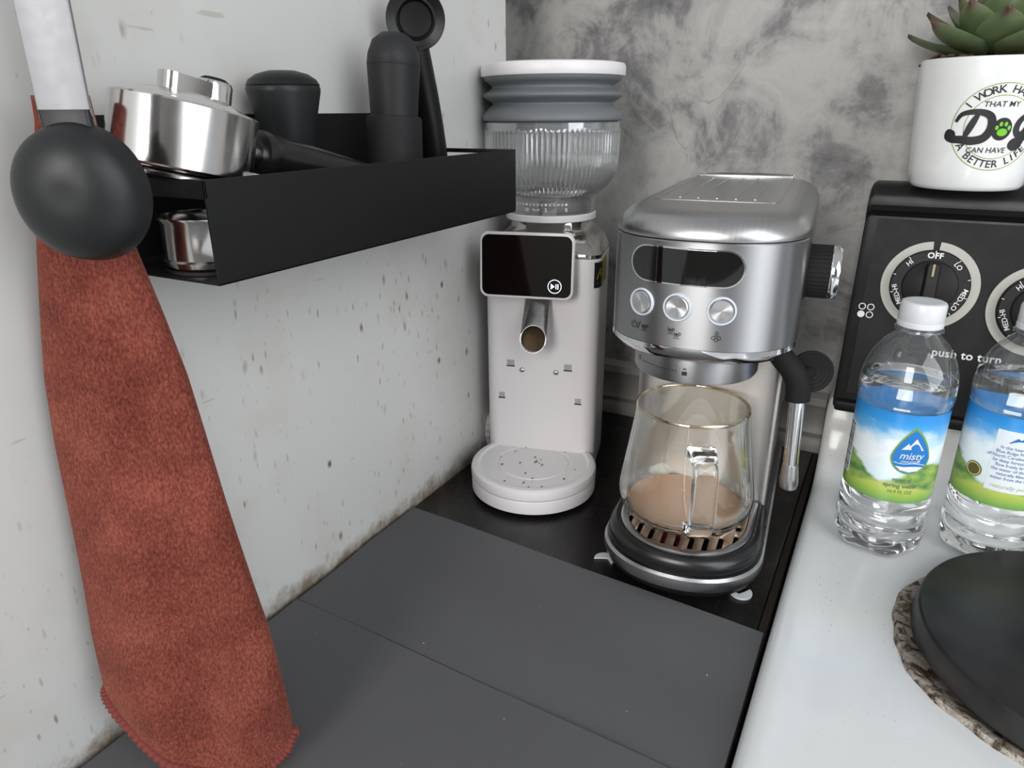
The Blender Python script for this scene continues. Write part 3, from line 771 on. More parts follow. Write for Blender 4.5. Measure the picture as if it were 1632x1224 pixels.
for bx in (-.0345, -.0098, .0182):
    p0 = Vector(hf(0)(bx, .2308)); p1 = Vector(hf(0)(bx+.001, .2308)); tx = (p1-p0).normalized(); nn = Vector((tx.y, -tx.x, 0))
    X = Matrix(((tx.x, 0, nn.x, p0.x), (tx.y, 0, nn.y, p0.y), (0, 1, 0, p0.z), (0, 0, 0, 1)))
    rg_ = MB().lathe([(.0083, -.002), (.0094, -.002), (.0094, .0006), (.0090, .0012), (.0083, .0012), (.0080, .0006), (.0080, -.002)], 48).mesh('button_ring', P('button_ring', c(206, 214, 222), .25))
    bt = MB().lathe([(0, .0012), (.0068, .0016), (.0074, .0010), (.0076, -.001), (0, -.001)], 48).mesh('button', MATS['spun'])
    for nm, me in (('button', bt), ('button_ring', rg_)):
        o = bpy.data.objects.new(nm, me); COL.objects.link(o); o.parent = em; o.matrix_local = X
f = hf(.0004)
def cup(mb, x, z, k):
    mb.ribbon([(x-k, z+k), (x-k, z-k*.5), (x-k*.6, z-k), (x+k*.6, z-k), (x+k, z-k*.5), (x+k, z+k)], .0004, f)
    mb.ribbon([(x+k, z+k*.7), (x+k*1.7, z+k*.7), (x+k*1.7, z-k*.1), (x+k, z-k*.2)], .0004, f); mb.ribbon([(x-k*1.2, z-k*1.7), (x+k*1.2, z-k*1.7)], .0004, f)
    mb.poly([(x-k*.5, z-k*.5), (x+k*.5, z-k*.5), (x+k*.5, z+k*.5), (x-k*.5, z+k*.5)], f)
b = MB(); zc = .2142
b.ribbon([(-.0395+.0021*sin(a), zc+.0021*cos(a)) for a in [(.6+5.08*i/20) for i in range(21)]], .0004, f); b.ribbon([(-.0395, zc), (-.0395, zc+.003)], .0004, f)
b.ribbon([(-.0367, zc-.0025), (-.0352, zc+.0028)], .0004, f); cup(b, -.0318, zc, .0017); cup(b, -.0131, zc+.0010, .0015); cup(b, -.0088, zc-.0016, .0016)
for dx in (-.0016, 0, .0016): b.ribbon(smoothpath([(.0165+dx*.6, zc+.0035-abs(dx)*.4, 0), (.0167+dx*.6, zc+.0015, 0), (.0164+dx*.5, zc-.0005, 0)], 3), .0004, f)
b.disc(.0148, zc-.0015, .0014, f, 14, r0=.001).disc(.0182, zc-.0015, .0014, f, 14, r0=.001).disc(.0165, zc-.0026, .0014, f, 14, r0=.001)
b.obj('button_icons', black_print, em, smooth=False)
# right-hand steam knob
Xk = rot_to((1, 0, 0), (.061, .088, .2435))
b = MB(); b.lathe([(0, 0), (.0200, 0), (.0202, .0035), (.0185, .004), (.0185, .0180), (0, .0180)], 120, Xk, lambda r, z, a: r*(1+.012*cos(40*a)*(z > .0035)))
kn = b.obj('steam_knob', rubber, em, 'black ribbed knob')
b = MB(); b.lathe([(.0182, .0178), (.0186, .0185), (.0186, .0222), (.0172, .0240), (.0110, .0243), (.0105, .0236), (0, .0236)], 64, Xk); b.obj('knob_cap', chrome, kn, 'chrome end cap')
# group head
gc = (-.003, .055)
b = MB(); b.lathe([(0, .1735), (.0400, .1735), (.0432, .1742), (.0442, .1760), (.0442, .1925), (0, .1925)], 80, Matrix.Translation((gc[0], gc[1], 0))); gh = b.obj('group_head', MATS['steel_h'], em)
b = MB(); fg = lambda a, z: (gc[0]+.0444*sin(a), gc[1]-.0444*cos(a), z)
for i in range(13): b.poly([(-.80+i*.055-.010, .1833+dz) if k else (-.80+i*.055+.010, .1833+dz) for dz, k in ((-.0004, 1), (-.0004, 0), (.0004, 0), (.0004, 1))], fg)
b.disc(-.93, .184, .038, lambda x, z: fg(x, .184+(z-.184)*.04), 16, r0=.026)
b.poly([(-.045, .1808), (.035, .1808), (.035, .1836), (-.045, .1836)], fg); b.ribbon([(-.030, .1836), (-.030, .1850), (-.005, .1858), (.020, .1850), (.020, .1836)], .0009, lambda x, z: fg(x, z))
b.obj('lock_scale_print', black_print, gh, smooth=False)
MB().lathe([(0, .170), (.026, .170), (.027, .1755), (0, .1755)], 48, Matrix.Translation((gc[0], gc[1], 0))).obj('shower_screen', darkchrome, em)
# column
b = MB(); cp = lambda z, i=0: [(x, y, z) for x, y in plan(.0575-i, .110+i, .285-i, .008, 6, .03, 3)]
b.loft([cp(.030), cp(.1925)]); b.obj('column', MATS['steel_col'], em, 'brushed steel column', angle=30)
# base
def bp(z, i=0): return [(x, y, z) for x, y in plan(.0625-i, .0005+i, .285-i, .056, 2.15, .03, 3)]
b = MB(); b.loft([bp(.0045, .006), bp(.008, .002), bp(.0130, .0006)]); b.obj('base_foot_ring', blackp, em)
b = MB(); b.loft([bp(.0128, .0008), bp(.0132, -.0002), bp(.0180, -.0012), bp(.0225, -.0008), bp(.0245, .0008)]); b.obj('base_band', satin, em, 'brushed chrome band around the base', angle=30)
def tp(z, i=0): return [(x, y, z) for x, y in plan(.0605-i, .0020+i, .1095, .056, 2.15, .001, 8)]
b = MB(); b.loft([tp(.0245, .002), tp(.027, .0), tp(.0335, .0004), tp(.0375, .0024), tp(.0392, .0055), tp(.0385, .0075), tp(.030, .0080), tp(.029, .009)], True, True); b.obj('drip_tray', P('tray_black', c(26, 26, 27), .28), em, 'black drip tray', angle=50)
b = MB(); b.loft([tp(.0368, .0078), tp(.0388, .0080), tp(.0396, .0092), tp(.0396, .0125), tp(.0386, .0132), tp(.0368, .0132)], False, False); b.obj('tray_rim', satin, em)
MB().loft([[(x, y, z) for x, y, _ in tp(0, .0145)] for z in (.0292, .0296)]).obj('tray_floor', darkvoid, em)
for x in (-.012, .002): MB().box((x-.004, .02, .0296), (x+.004, .075, .0335), .001).obj('level_float', darkred, em)
pl = MB(); pl.loft([tp(.0372, .0134), tp(.0390, .0134)]); gr = pl.obj('grill', tan_grill, em, 'slotted steel drip grill stained with coffee', angle=30)
cut = MB()
for i in range(9):
    x = -.0415+i*.0104; yf = .0020+sup(x, .0605, .056, 2.15)+.016
    for y0, y1 in ((yf, yf+.020), (yf+.026, .066), (.072, .094)):
        if y1-y0 < .006: continue
        pts = [(x+.0021*cos(a), (y1-.0021 if sin(a) >= 0 else y0+.0021)+.0021*sin(a)) for a in [2*pi*(k+.5)/12 for k in range(12)]]
        cut.loft([[(px, py, z) for px, py in pts] for z in (.034, .042)])
co_ = cut.obj('cut', None, em); md = gr.modifiers.new('slots', 'BOOLEAN'); md.object = co_; md.operation = 'DIFFERENCE'; md.solver = 'EXACT'
bpy.context.view_layer.update(); dg = bpy.context.evaluated_depsgraph_get()
me = bpy.data.meshes.new_from_object(gr.evaluated_get(dg)); gr.modifiers.clear(); gr.data = me; bpy.data.objects.remove(co_)
for x, y in ((-.045, .045), (.045, .045), (-.045, .255), (.045, .255)):
    MB().lathe([(0, 0), (.0085, 0), (.0095, .002), (.0095, .0046), (0, .0046)], 28, Matrix.Translation((x, y, 0))).obj('rubber_foot', rubber, em)
for x, y, r_ in ((.0510, .0330, .3), (-.0590, .034, 2.9)):
    pts = [(.0085*cos(a), .0085*sin(a)) for a in [pi*i/12*1.25-.3 for i in range(13)]]+[(-.003, -.0005), (.002, .0025)]
    b = MB(); b.loft([[(x+px*cos(r_+pi)-py*sin(r_+pi), y+px*sin(r_+pi)+py*cos(r_+pi), z) for px, py in pts] for z in (.0002, .0016)]); b.obj('foot_pad', padwhite, em, 'white foam pad peeling out under the foot')
# steam wand
WY = .085
w = thing_parts = MB().tube(smoothpath([(.040, WY, .1960), (.0490, WY, .1860), (.0550, WY, .1785)], 4), .0042, 20).obj('steam_arm', steel, em)
b = MB(); b.tube(smoothpath([(.0510, WY, .1835), (.0570, WY, .1765), (.0640, WY, .1690), (.0690, WY, .1590), (.0703, WY, .1465)], 6), [lerp(.0085, .0092, i/24) for i in range(25)], 24); b.obj('wand_grip', rubber, em, 'black rubber elbow on steam wand')
b = MB(); Xd = rot_to((.25, -1, .1), (.0765, WY+.014, .1655))
b.lathe([(0, 0), (.0155, 0), (.016, .001), (.016, .0035), (.015, .0042), (.0130, .0036), (.0122, .0042), (.0100, .0036), (.0092, .0042), (.007, .0036), (.0062, .0042), (.004, .0036), (0, .0040)], 48, Xd)
b.tube([(.0700, WY, .165), (.0765, WY+.013, .1655)], .005, 12); b.obj('thumb_tab', rubber, em, 'round black tab with concentric ridges')
b = MB(); b.tube([(.0703, WY, .150), (.0725, WY, .0920)], .0056, 24); b.obj('steam_tube', chrome, em)
b = MB(); b.tube([(.0725, WY, .0925), (.0729, WY, .082), (.0731, WY, .0760), (.0732, WY, .0720), (.0732, WY, .0702)], [.0058, .0068, .0072, .0062, .0035], 24); b.obj('wand_tip', satin, em)

# ================================================================== GLASS MUG
mg = thing('glass_mug', 'clear glass mug of milky coffee standing on the drip tray grill', 'mug', (.2447, .5062, .0393), 5)
outp = [(0, 0), (.028, 0), (.0385, .0020), (.0468, .0080), (.0518, .0165), (.0532, .0255), (.0520, .0360), (.0482, .060), (.0448, .083), (.0432, .0985)]
inn = [(.0412, .0985), (.0428, .083), (.0462, .060), (.0500, .0360), (.0511, .0260), (.0492, .0180), (.0438, .0110), (.0362, .0068), (.027, .0052), (0, .0050)]
def densify(pf, k=4):
    q = smoothpath([(r, z, 0) for r, z in pf], k); return [(max(0, p.x), p.y) for p in q]
MB().lathe(densify(outp)+[(.0427, .0994), (.0417, .0994)]+densify(inn), 96).obj('mug_body', whiteglass, mg, angle=70)
MB().lathe([(.0410, .0986), (.0422, .0999), (.0434, .0986), (.0431, .0975), (.0413, .0975)], 96, close=True).obj('rim', rimglass, mg, angle=80)
lv = .0130
cf = [(r-.0003, z+.0002) for r, z in reversed(densify(inn)) if z < lv]+[(table([(z, r_) for r_, z in reversed(densify(inn))], lv)-.0004, lv), (.0430, lv-.0005), (0, lv-.0007)]
cf = sorted(set(cf[:-2]), key=lambda q: q[1])+cf[-2:]
MB().lathe([(max(r, 0), z) for r, z in cf], 96).obj('coffee', coffee_m, mg, 'pale milky coffee in the bottom', angle=60)
# solid glass handle, square section, towards the viewer
hd = Vector((.33, -.944, 0)); hl = Vector((hd.y*-1, hd.x, 0))
path = smoothpath([(.0452, 0, .0800), (.0525, 0, .0808), (.0610, 0, .0785), (.0660, 0, .0700), (.0668, 0, .0540), (.0665, 0, .0360), (.0640, 0, .0265), (.0575, 0, .0220), (.0520, 0, .0220)], 5)
rings = []
for i, p in enumerate(path):
    d = (path[min(i+1, len(path)-1)]-path[max(i-1, 0)]).normalized(); nrm = Vector((d.z, 0, -d.x))
    wdt = .0088+.0025*max(0, 1-i/8)+.0015*max(0, 1-(len(path)-1-i)/6); th = .0042
    sec = []
    for cx_, cy_ in rrect(2*wdt, 2*th, .0026, 3):
        q = p+nrm*cy_; sec.append(tuple(hd*q.x+hl*cx_+Vector((0, 0, q.z))))
    rings.append(sec)
MB().loft(rings).obj('handle', solidglass, mg, 'thick clear glass handle', angle=70)

# ================================================================== COFFEE GRINDER
cg = thing('coffee_grinder', 'white coffee grinder with ribbed clear hopper and black display', 'coffee grinder', (.09, .547, 0), 14.5)
GX, GF = -.0075, .039
def gplan(z, i=0, n=10):
    o = []; x0, x1, y0, y1 = GX-.0545+i, GX+.0568-i, GF+i, .158-i
    for cx, cy, r, a0 in ((x1-.014, y0+.014, .014, -pi/2), (x1-.052, y1-.052, .052, 0), (x0+.052, y1-.052, .052, pi/2), (x0+.014, y0+.014, .014, pi)):
        for k in range(n+1):
            a = a0+pi/2*k/n; o.append((cx+r*cos(a), cy+r*sin(a), z))
    return o
b = MB(); b.loft([gplan(.002, .003), gplan(.006, 0), gplan(.222, 0), gplan(.2235, .001)]); body = b.obj('body', whitep, cg, 'white plastic body', angle=30)
MB().loft([gplan(.0, .004), gplan(.004, .0025)]).obj('base_pad', rubber, cg)
HX, HY = -.0085, .0985
# smoked chrome shoulder between the body outline and the round hopper seat
def circ(r, z, ref): return [(HX+r*cos(math.atan2(y-HY, x-HX)), HY+r*sin(math.atan2(y-HY, x-HX)), z) for x, y, _ in ref]
ref = gplan(0)
def blend(t, r, z, i): return [(lerp(a[0], c_[0], t), lerp(a[1], c_[1], t), z) for a, c_ in zip(gplan(z, i), circ(r, z, ref))]
b = MB(); b.loft([blend(0, .05, .2236, .0005), blend(0, .05, .2270, .0), blend(.12, .05, .2310, .001), blend(.45, .0500, .2375, .001), blend(.8, .0465, .2430, 0), blend(1, .0440, .2475, 0), blend(1, .0430, .2530, 0)]); b.obj('shoulder', P('mirror_shoulder', c(176, 172, 168), .1, 1), cg, 'polished chrome shoulder', angle=50)
T = Matrix.Translation((HX, HY, 0))
MB().lathe([(.036, .2528), (.0435, .2528), (.0442, .2535), (.0442, .2585), (.0435, .2592), (.036, .2592)], 72, T, close=True).obj('adjustment_ring', whitep, cg, 'white adjustment ring')
# hopper
flutes = lambda r, z, a: r+(.0014*abs(sin(40*a))-.0006)*(1 if .277 < z < .3345 else 0)
hp = [(.0428, .2592), (.0430, .2640), (.0432, .2725), (.0450, .2765), (.0520, .2820), (.0575, .2880), (.0610, .2950), (.0628, .3050), (.0634, .3180), (.0636, .3320), (.0640, .3345), (.0640, .3410)]
hq = []
for (r0, z0), (r1, z1) in zip(hp, hp[1:]): hq += [(lerp(r0, r1, i/3), lerp(z0, z1, i/3)) for i in range(3)]
hq.append(hp[-1])
ho = MB().lathe(hq+[(r-.0022, z) for r, z in reversed(hq)], 640, T, flutes, close=True).obj('hopper', hopper_m, cg, 'clear ribbed bean hopper', angle=80)
MB().lathe([(0, .262), (.040, .262), (.0405, .266), (.036, .274), (.020, .278), (.012, .286), (0, .287)], 40, T).obj('burr_cover', P('smoky_plastic', c(96, 90, 86), .35, vary=.3, vscale=60), cg)
b = MB(); fh = lambda a, z: (HX+.0436*sin(a), HY-.0436*cos(a), z)
for i in range(16):
    a = -.80+i*.088; b.disc(a, .2695, .026, lambda x, z: fh(x, .2695+(z-.2695)*.0436), 12, r0=(.016 if i % 5 else 0))
for a, s_ in ((-.36, '10'), (.08, '5'), (.52, '0')): b.text(s_, .0048, lambda x, y: fh(a+x/.0436, .2645+y), .02)
b.text('<-->', .004, lambda x, y: fh(-.14+x/.0436, .2648+y), .02)
b.obj('grind_scale_print', white_print, ho, smooth=False)
b = MB(); b.lathe(densify([(.056, .3330), (.0605, .3330), (.0612, .3415), (.0652, .3425), (.0656, .3455), (.0640, .3490), (.0585, .3545), (.0560, .3570), (.0585, .3590), (.0635, .3620), (.0648, .3640), (.0635, .3662), (.0585, .3690), (.0565, .3712), (.0590, .3738), (.0630, .3765), (.0640, .3800), (.056, .3802)], 3), 72, T, close=True); b.obj('bellows', greysil, cg, 'grey silicone bellows', angle=60)
b = MB(); b.lathe([(0, .3795), (.0640, .3795), (.0662, .3800), (.0668, .3812), (.0668, .3880), (.0655, .3902), (.058, .3915), (.056, .3905), (0, .3905)], 96, T); b.obj('hopper_lid', whitep, cg, 'white lid', angle=40)
# display pod
def dpl(y, k=0, r=.008): return [(x, y, z) for x, z in rrect(.0890-2*k, .0605-2*k, r-k*.6, 7, -.0165, .2180)]
tilt = Matrix.Translation((0, .03, .218)) @ Matrix.Rotation(math.radians(-4), 4, 'X') @ Matrix.Translation((0, -.03, -.218))
def tl(r): return [tuple(tilt @ Vector(p)) for p in r]
b = MB(); b.loft([tl(dpl(.0420, .004)), tl(dpl(.0275, .001)), tl(dpl(.0255, 0)), tl(dpl(.0240, .0008)), tl(dpl(.0238, .0022))]); pod = b.obj('display_housing', whitep, cg, 'white display frame', angle=35)
b = MB(); b.loft([tl(dpl(.0245, .0024)), tl(dpl(.0234, .0026))]); b.obj('display_screen', blackgloss, pod, 'black glossy screen', angle=35)
b = MB(); fp = lambda x, y: tuple(tilt @ Vector((.0105+x, .0231, .2005+y)))
b.disc(0, 0, .0064, fp, 36, r0=.0058); b.poly([(-.0035, -.0026), (-.0035, .0026), (.0002, 0)], fp); b.poly([(.0010, -.0024), (.0018, -.0024), (.0018, .0024), (.0010, .0024)], fp); b.poly([(.0028, -.0024), (.0036, -.0024), (.0036, .0024), (.0028, .0024)], fp)
b.obj('play_pause_icon', icon_glow, pod, smooth=False)
# spout: a slanted open steel tube
sn = Vector((.10, -.93, .36)).normalized(); su = Vector((0, 0, 1)); su = (su-sn*su.dot(sn)).normalized(); sr = su.cross(sn)*-1
def spring_(r_, k):
    top = [Vector((-.0085+r_*cos(a), .050+r_*sin(a)*.9, .2000)) for a in [2*pi*j_/40 for j_ in range(40)]]
    bot = [Vector((-.0065, .0085, .1540))+sr*(r_*cos(a))*-1-su*(r_*1.08*sin(a)) for a in [2*pi*j_/40 for j_ in range(40)]]
    if (bot[0]-bot[20]).x < 0: bot = [Vector((-.0065, .0085, .1540))+sr*(r_*cos(a))-su*(r_*1.08*sin(a)) for a in [2*pi*j_/40 for j_ in range(40)]]
    return [a.lerp(b_, k) for a, b_ in zip(top, bot)]
b = MB(); b.loft([spring_(.0122, k) for k in (0, .33, .66, 1)]+[spring_(.0114, k) for k in (1, .98)], False, False); b.obj('spout', P('spout_steel', c(158, 156, 154), .28, 1, vary=.1, vscale=60), cg, 'steel chute cut at a slant', angle=50)
MB().loft([spring_(.01135, k) for k in (.985, .66, .33, .2)], False, True).obj('spout_bore', P('stained_bore', c(120, 100, 78), .4, .7, vary=.5, vscale=90), cg, 'coffee-stained inside of chute')
for x, z, w_, h_ in ((-.0357, .118, .0075, .0065), (.0217, .1173, .0075, .0065), (-.0451, .0829, .006, .006), (.0325, .0826, .006, .006)):
    b = MB(); b.box((x-w_/2, GF-.0002, z-h_/2), (x+w_/2, GF+.002, z+h_/2)); b.obj('slot_recess', P('recess_grey', c(168, 165, 166), .6), body)
    MB().box((x-w_/2-.0004, GF-.0006, z-h_/2-.0004), (x+w_/2+.0004, GF+.001, z-h_/2+.0007)).obj('slot_shade_strip', darkvoid, body)  # solid dark strip, stands in for the shade along the slot's lower edge
for x in (-.0241, .0100): MB().lathe([(0, .0016), (.0016, .0014), (.0026, .0005), (.0027, -.001), (0, -.001)], 20, rot_to((0, -1, 0), (x, GF-.0003, .1114))).obj('screw', satin, body)
def side(q, z, off=.0003):
    # point on the right-hand contour of the body, q metres round from the front face
    cx, cy, r_ = GX+.0568-.014, GF+.014, .014
    if q < r_*pi/2:
        a = -pi/2+q/r_; return (cx+(r_+off)*cos(a), cy+(r_+off)*sin(a), z)
    return (cx+r_+off, cy+q-r_*pi/2, z)
MB().grid(lambda q, z: side(q, z), .009, .0245, .1965, .2205, 10, 1).obj('warning_label', black_print, body, 'black half of the warning sticker')
MB().grid(lambda q, z: side(q, z), .0245, .056, .1965, .2205, 4, 1).obj('warning_text_panel', yellow_print, body, 'yellow half of the warning sticker')
b = MB(); fs = lambda q, z: side(q, z, .0006)
b.ribbon([(.012, .205), (.022, .205), (.017, .2150)], .0009, fs, True); b.ribbon([(.017, .2075), (.017, .2115)], .001, fs); b.ribbon([(.0125, .2010), (.0215, .2010)], .0009, fs); b.obj('warning_triangle', yellow_print, body, smooth=False)
b = MB()
for i in range(5): b.ribbon([(.0275, .2000+i*.0041), (.0530, .2000+i*.0041)], .0013, fs)
b.obj('warning_text_lines', P('olive_dark', c(110, 96, 20), .5), body, smooth=False)
# round catch tray
def gcirc(r, z): return [(-.0030+r*cos(2*pi*i/96), -.0005+r*sin(2*pi*i/96)*.98, z) for i in range(96)]
TT = Matrix.Translation((-.0055, .0090, 0)) @ Matrix.Diagonal((1.07, 1.07, 1, 1))
MB().lathe([(0, .002), (.0555, .002), (.0572, .0035), (.0572, .0150), (.0566, .0162), (0, .0162)], 96, TT).obj('base_foot', whitep, cg, angle=50)
MB().lathe([(0, .0162), (.0560, .0164), (.0575, .0178), (.0577, .0235), (.0570, .0262), (.0550, .0276), (.0515, .0278), (.0490, .0262), (.0440, .0260), (.0345, .0260), (.0338, .0252), (.0325, .0252), (.0318, .0260), (0, .0260)], 96, TT).obj('catch_tray', whitep, cg, 'round white catch tray', angle=24)
b = MB()
for i in range(26):
    a = random.uniform(0, 2*pi); r = random.choice((random.uniform(.03, .052), random.uniform(0, .05))); s_ = random.uniform(.0004, .0011)
    b.box((-s_, -s_*.7, 0), (s_, s_*.7, s_*.6), xf=Matrix.Translation((-.0025+r*cos(a), .0065+r*sin(a), .0262)) @ Matrix.Rotation(a*3, 4, 'Z'))
o = b.obj('coffee_crumbs', P('crumb', c(120, 96, 80), .8), cg, smooth=False); o['kind'] = 'stuff'
b = MB(); pth = smoothpath([(-.058, .085, .046), (-.066, .082, .042), (-.071, .078, .030), (-.073, .080, .012), (-.071, .090, .0032), (-.060, .15, .0032)], 8)
b.tube(pth, [.0042+(.0012 if i % 3 == 0 and i < 22 else 0) for i in range(len(pth))], 12); b.obj('power_cord', whitep, cg, 'white ribbed strain relief and cord', angle=20)

# ================================================================== WALL TRAY AND ITS CONTENTS
X1, Y0, Y1, Z0, Z1, Z2 = .090, .2155, .5060, .2755, .3230, .350
ts = thing('wall_tray', 'black metal tray shelf mounted on the white wall', 'shelf', (0, .36, Z0))
def tb(lo, hi, name, r=.0006): return MB().box([lo[0], lo[1]-.36, lo[2]-Z0], [hi[0], hi[1]-.36, hi[2]-Z0], r).obj(name, blackmatte, ts)
tb((.0005, Y0, Z0), (X1, Y1, Z0+.0015), 'tray_floor'); tb((.0005, Y0, Z0), (.002, Y1, Z2), 'back_plate'); tb((X1-.0015, Y0, Z0), (X1, Y1, Z1), 'front_plate')
tb((.0005, Y1-.0016, Z1-.0032), (X1, Y1, Z1), 'end_rail'); tb((.0005, Y0, Z1-.0085), (X1, Y0+.0016, Z1), 'end_rail')
FZ = Z0+.0016

pf = thing('portafilter', 'aluminium portafilter with black handle lying upside down on the wall tray', 'portafilter')
H = Vector((.06, .978, -.235)).normalized(); A = Vector((.10, .225, .955)); A = (A-H*A.dot(H)).normalized(); B = H.cross(A)
O = Vector((.0525, .2385, .3406))
PX = Matrix(((H.x, B.x, A.x, O.x), (H.y, B.y, A.y, O.y), (H.z, B.z, A.z, O.z), (0, 0, 0, 1)))
MB().lathe([(.0275, -.0160), (.0322, -.0160), (.0330, -.0152), (.0330, .0128), (.0326, .0136), (.0318, .0140), (.0285, .0146), (.0270, .0152), (.018, .0185), (.010, .0195), (0, .0195)], 96, PX).obj('bowl', alu, pf, 'polished aluminium bowl', angle=22)
MB().lathe([(0, -.0145), (.0262, -.0145), (.0268, -.0170), (.0295, -.0180), (.0308, -.0188), (.0308, -.0200), (.0270, -.0203), (.0255, -.019), (0, -.0188)], 64, PX).obj('basket_rim', steel, pf)
b = MB()
sec = lambda x, w, h: [tuple(PX @ Vector((x, y, z))) for y, z in ((-w, .012), (w, .012), (w, h-.002), (w-.002, h), (-w+.002, h), (-w, h-.002))]
b.loft([[tuple(PX @ Vector((x, y, z))) for x, y in rrect(.034, .0135, .005, 5, .0060, -.004)] for z in (.008, .0245, .0270)])
b.obj('double_spout', alu, pf, 'twin spout on top')
MB().lathe([(0, .0278), (.0050, .0282), (.0066, .0272), (.0066, .0262), (0, .0262)], 20, PX @ Matrix.Translation((.0165, -.004, 0.0022))).obj('spout_plug', rubber, pf)
b = MB(); b.lathe([(0, .006), (.0088, .006), (.0086, .0262), (.0078, .0278), (0, .0280)], 32, PX @ Matrix.Translation((.0165, -.004, .001))); b.obj('spout_end', alu, pf)
for ang in (.95, -2.19):
    b = MB(); b.lathe([(0, 0), (.0042, 0), (.0042, .0065), (.0036, .0075), (0, .0075)], 20, PX @ Matrix.Translation((.0318*cos(ang), .0318*sin(ang), -.0150)) @ Matrix.Rotation(ang, 4, 'Z') @ Matrix.Rotation(pi/2, 4, 'Y')); b.obj('locking_lug', alu, pf)
def along(pr): return MB().lathe(pr, 48, PX @ Matrix.Translation((.0325, 0, -.001)) @ Matrix.Rotation(pi/2, 4, 'Y'))
along([(0, -.002), (.0078, -.002), (.0078, .0065), (.0068, .0085), (0, .0085)]).obj('neck', chrome, pf, 'chrome neck')
along([(0, .0085), (.0095, .0085), (.0128, .0095), (.0135, .0125), (.0132, .0150), (.0128, .0160), (.0124, .022), (.0118, .045), (.0110, .075), (.0102, .100), (.0085, .112), (.0050, .1165), (0, .118)]).obj('handle', P('handle_black', c(24, 24, 25), .28), pf, 'black plastic handle')

fb = MB(); fb.lathe([(.0, .0), (.0235, 0), (.0245, .0008), (.0250, .0035), (.0240, .0045), (.0238, .0215), (.0250, .0232), (.0252, .0245), (.0240, .0245), (.0228, .0225), (.0226, .006), (0, .005)], 72, Matrix.Translation((.0555, .2440, FZ+.0018)))
tag(fb.obj('filter_basket', steel, angle=40), 'small steel filter basket standing on the tray floor under the portafilter', 'filter basket')
sc = MB(); sc.lathe([(0, 0), (.0255, 0), (.0255, .0014), (0, .0014)], 48, Matrix.Translation((.057, .2435, FZ+.0001)))
tag(sc.obj('filter_screen', P('mesh_dark', c(52, 46, 42), .6, .4, vary=.4, vscale=900)), 'thin dark round mesh screen lying under the small steel basket', 'filter screen')

tm = thing('tamper', 'black tamper with wide domed knob standing on the tray behind the portafilter handle', 'tamper', (.028, .331, FZ))
MB().lathe([(0, 0), (.0205, 0), (.0208, .001), (.0208, .014), (.019, .016), (.0120, .019), (0, .019)], 56).obj('foot', satin, tm)
MB().lathe([(0, .018), (.0120, .018), (.0122, .032), (.0145, .052), (.0182, .072), (.0212, .0845), (.0214, .0870), (.0205, .0885)], 56).obj('grip', nylon, tm)
MB().lathe([(.0207, .0880), (.0212, .0886), (.0195, .0915), (.0150, .0945), (.0080, .0964), (0, .0968)], 56).obj('domed_cap', blackp, tm)

wt = thing('stirring_tool', 'black two-part cylinder tool with domed top standing in the tray, before the scoop', 'coffee tool', (.044, .4090, FZ), 0)
wt.rotation_euler = (math.radians(-5), 0, 0); wt.location.z += .0016
MB().lathe([(0, 0), (.0205, 0), (.021, .001), (.0198, .03), (.0190, .066), (.0186, .0685), (.0180, .069), (0, .069)], 56).obj('stand', P('charcoal_print', c(36, 36, 37), .62, spec=.2, vary=.1, vscale=90), wt)
MB().lathe([(0, .066), (.0160, .066), (.0166, .080), (.0178, .0995), (.0178, .1005), (0, .1005)], 56).obj('grip', P('charcoal_grip', c(36, 36, 38), .5, spec=.25), wt)
MB().lathe([(.0175, .1003), (.0180, .1012), (.0172, .1085), (.0142, .1165), (.0085, .1210), (0, .1224)], 56).obj('dome', P('charcoal_dome', c(42, 42, 44), .5, spec=.25), wt)

sp = thing('measuring_scoop', 'black long-handled scoop with round bowl up, leaning in the tray corner', 'scoop', (.030, .486, FZ))
hb = Vector((.0, -.0010, .0108)); ht = Vector((.002, -.0235, .1190))
b = MB(); b.tube(smoothpath([hb, (.0005, -.0045, .045), (.001, -.0130, .085), ht], 5), [lerp(.0105, .0085, i/15) for i in range(16)], 20); b.obj('handle', P('scoop_black', c(20, 20, 21), .35, spec=.3), sp)
dn = (Vector((CAM.x-.03, CAM.y-.47, -.05))).normalized()
Xs = rot_to(dn, (.005, -.0275, .1350)) @ Matrix.Scale(.86, 4)
b = MB(); b.lathe([(0, -.012), (.017, -.011), (.0235, -.004), (.0243, .003), (.0236, .0048), (.0222, .0042), (.0165, .0022), (.0150, .0030), (.0142, .0022), (.013, -.002), (0, -.0035)], 64, Xs); b.obj('scoop_bowl', P('scoop_black', c(20, 20, 21), .35, spec=.3), sp)

# ================================================================== LADLE AND TOWEL
LL = Vector((.86, .51, 0)).normalized(); LN = Vector((LL.y, -LL.x, 0))
ld = thing('ladle', 'black nylon ladle with brushed steel handle hanging in front of the towel', 'ladle', (.0775, .1702, .3208))
def lv_(s, n, z): return LL*s+LN*n+Vector((0, 0, z))
b = MB(); rings = []
nr = 14
for side, sgn in ((0, 1), (1, -1)):
    rr = range(nr+1) if side == 0 else range(nr, -1, -1)
    for i in rr:
        t = .02+.98*i/nr; k = math.sqrt(max(0, 1-t*t))
        dep = .0165*(k**.85)-(0 if side == 0 else .0022*(1-t**6))-.0010*math.exp(-(t/.3)**2)*(side == 0)
        rings.append([lv_(.0258*t*cos(a), dep, .0268*t*sin(a)+.0006*t) for a in [2*pi*j/56 for j in range(56)]])
b.loft(rings); b.obj('bowl', nylon, ld, 'black nylon bowl, back side out', angle=60)
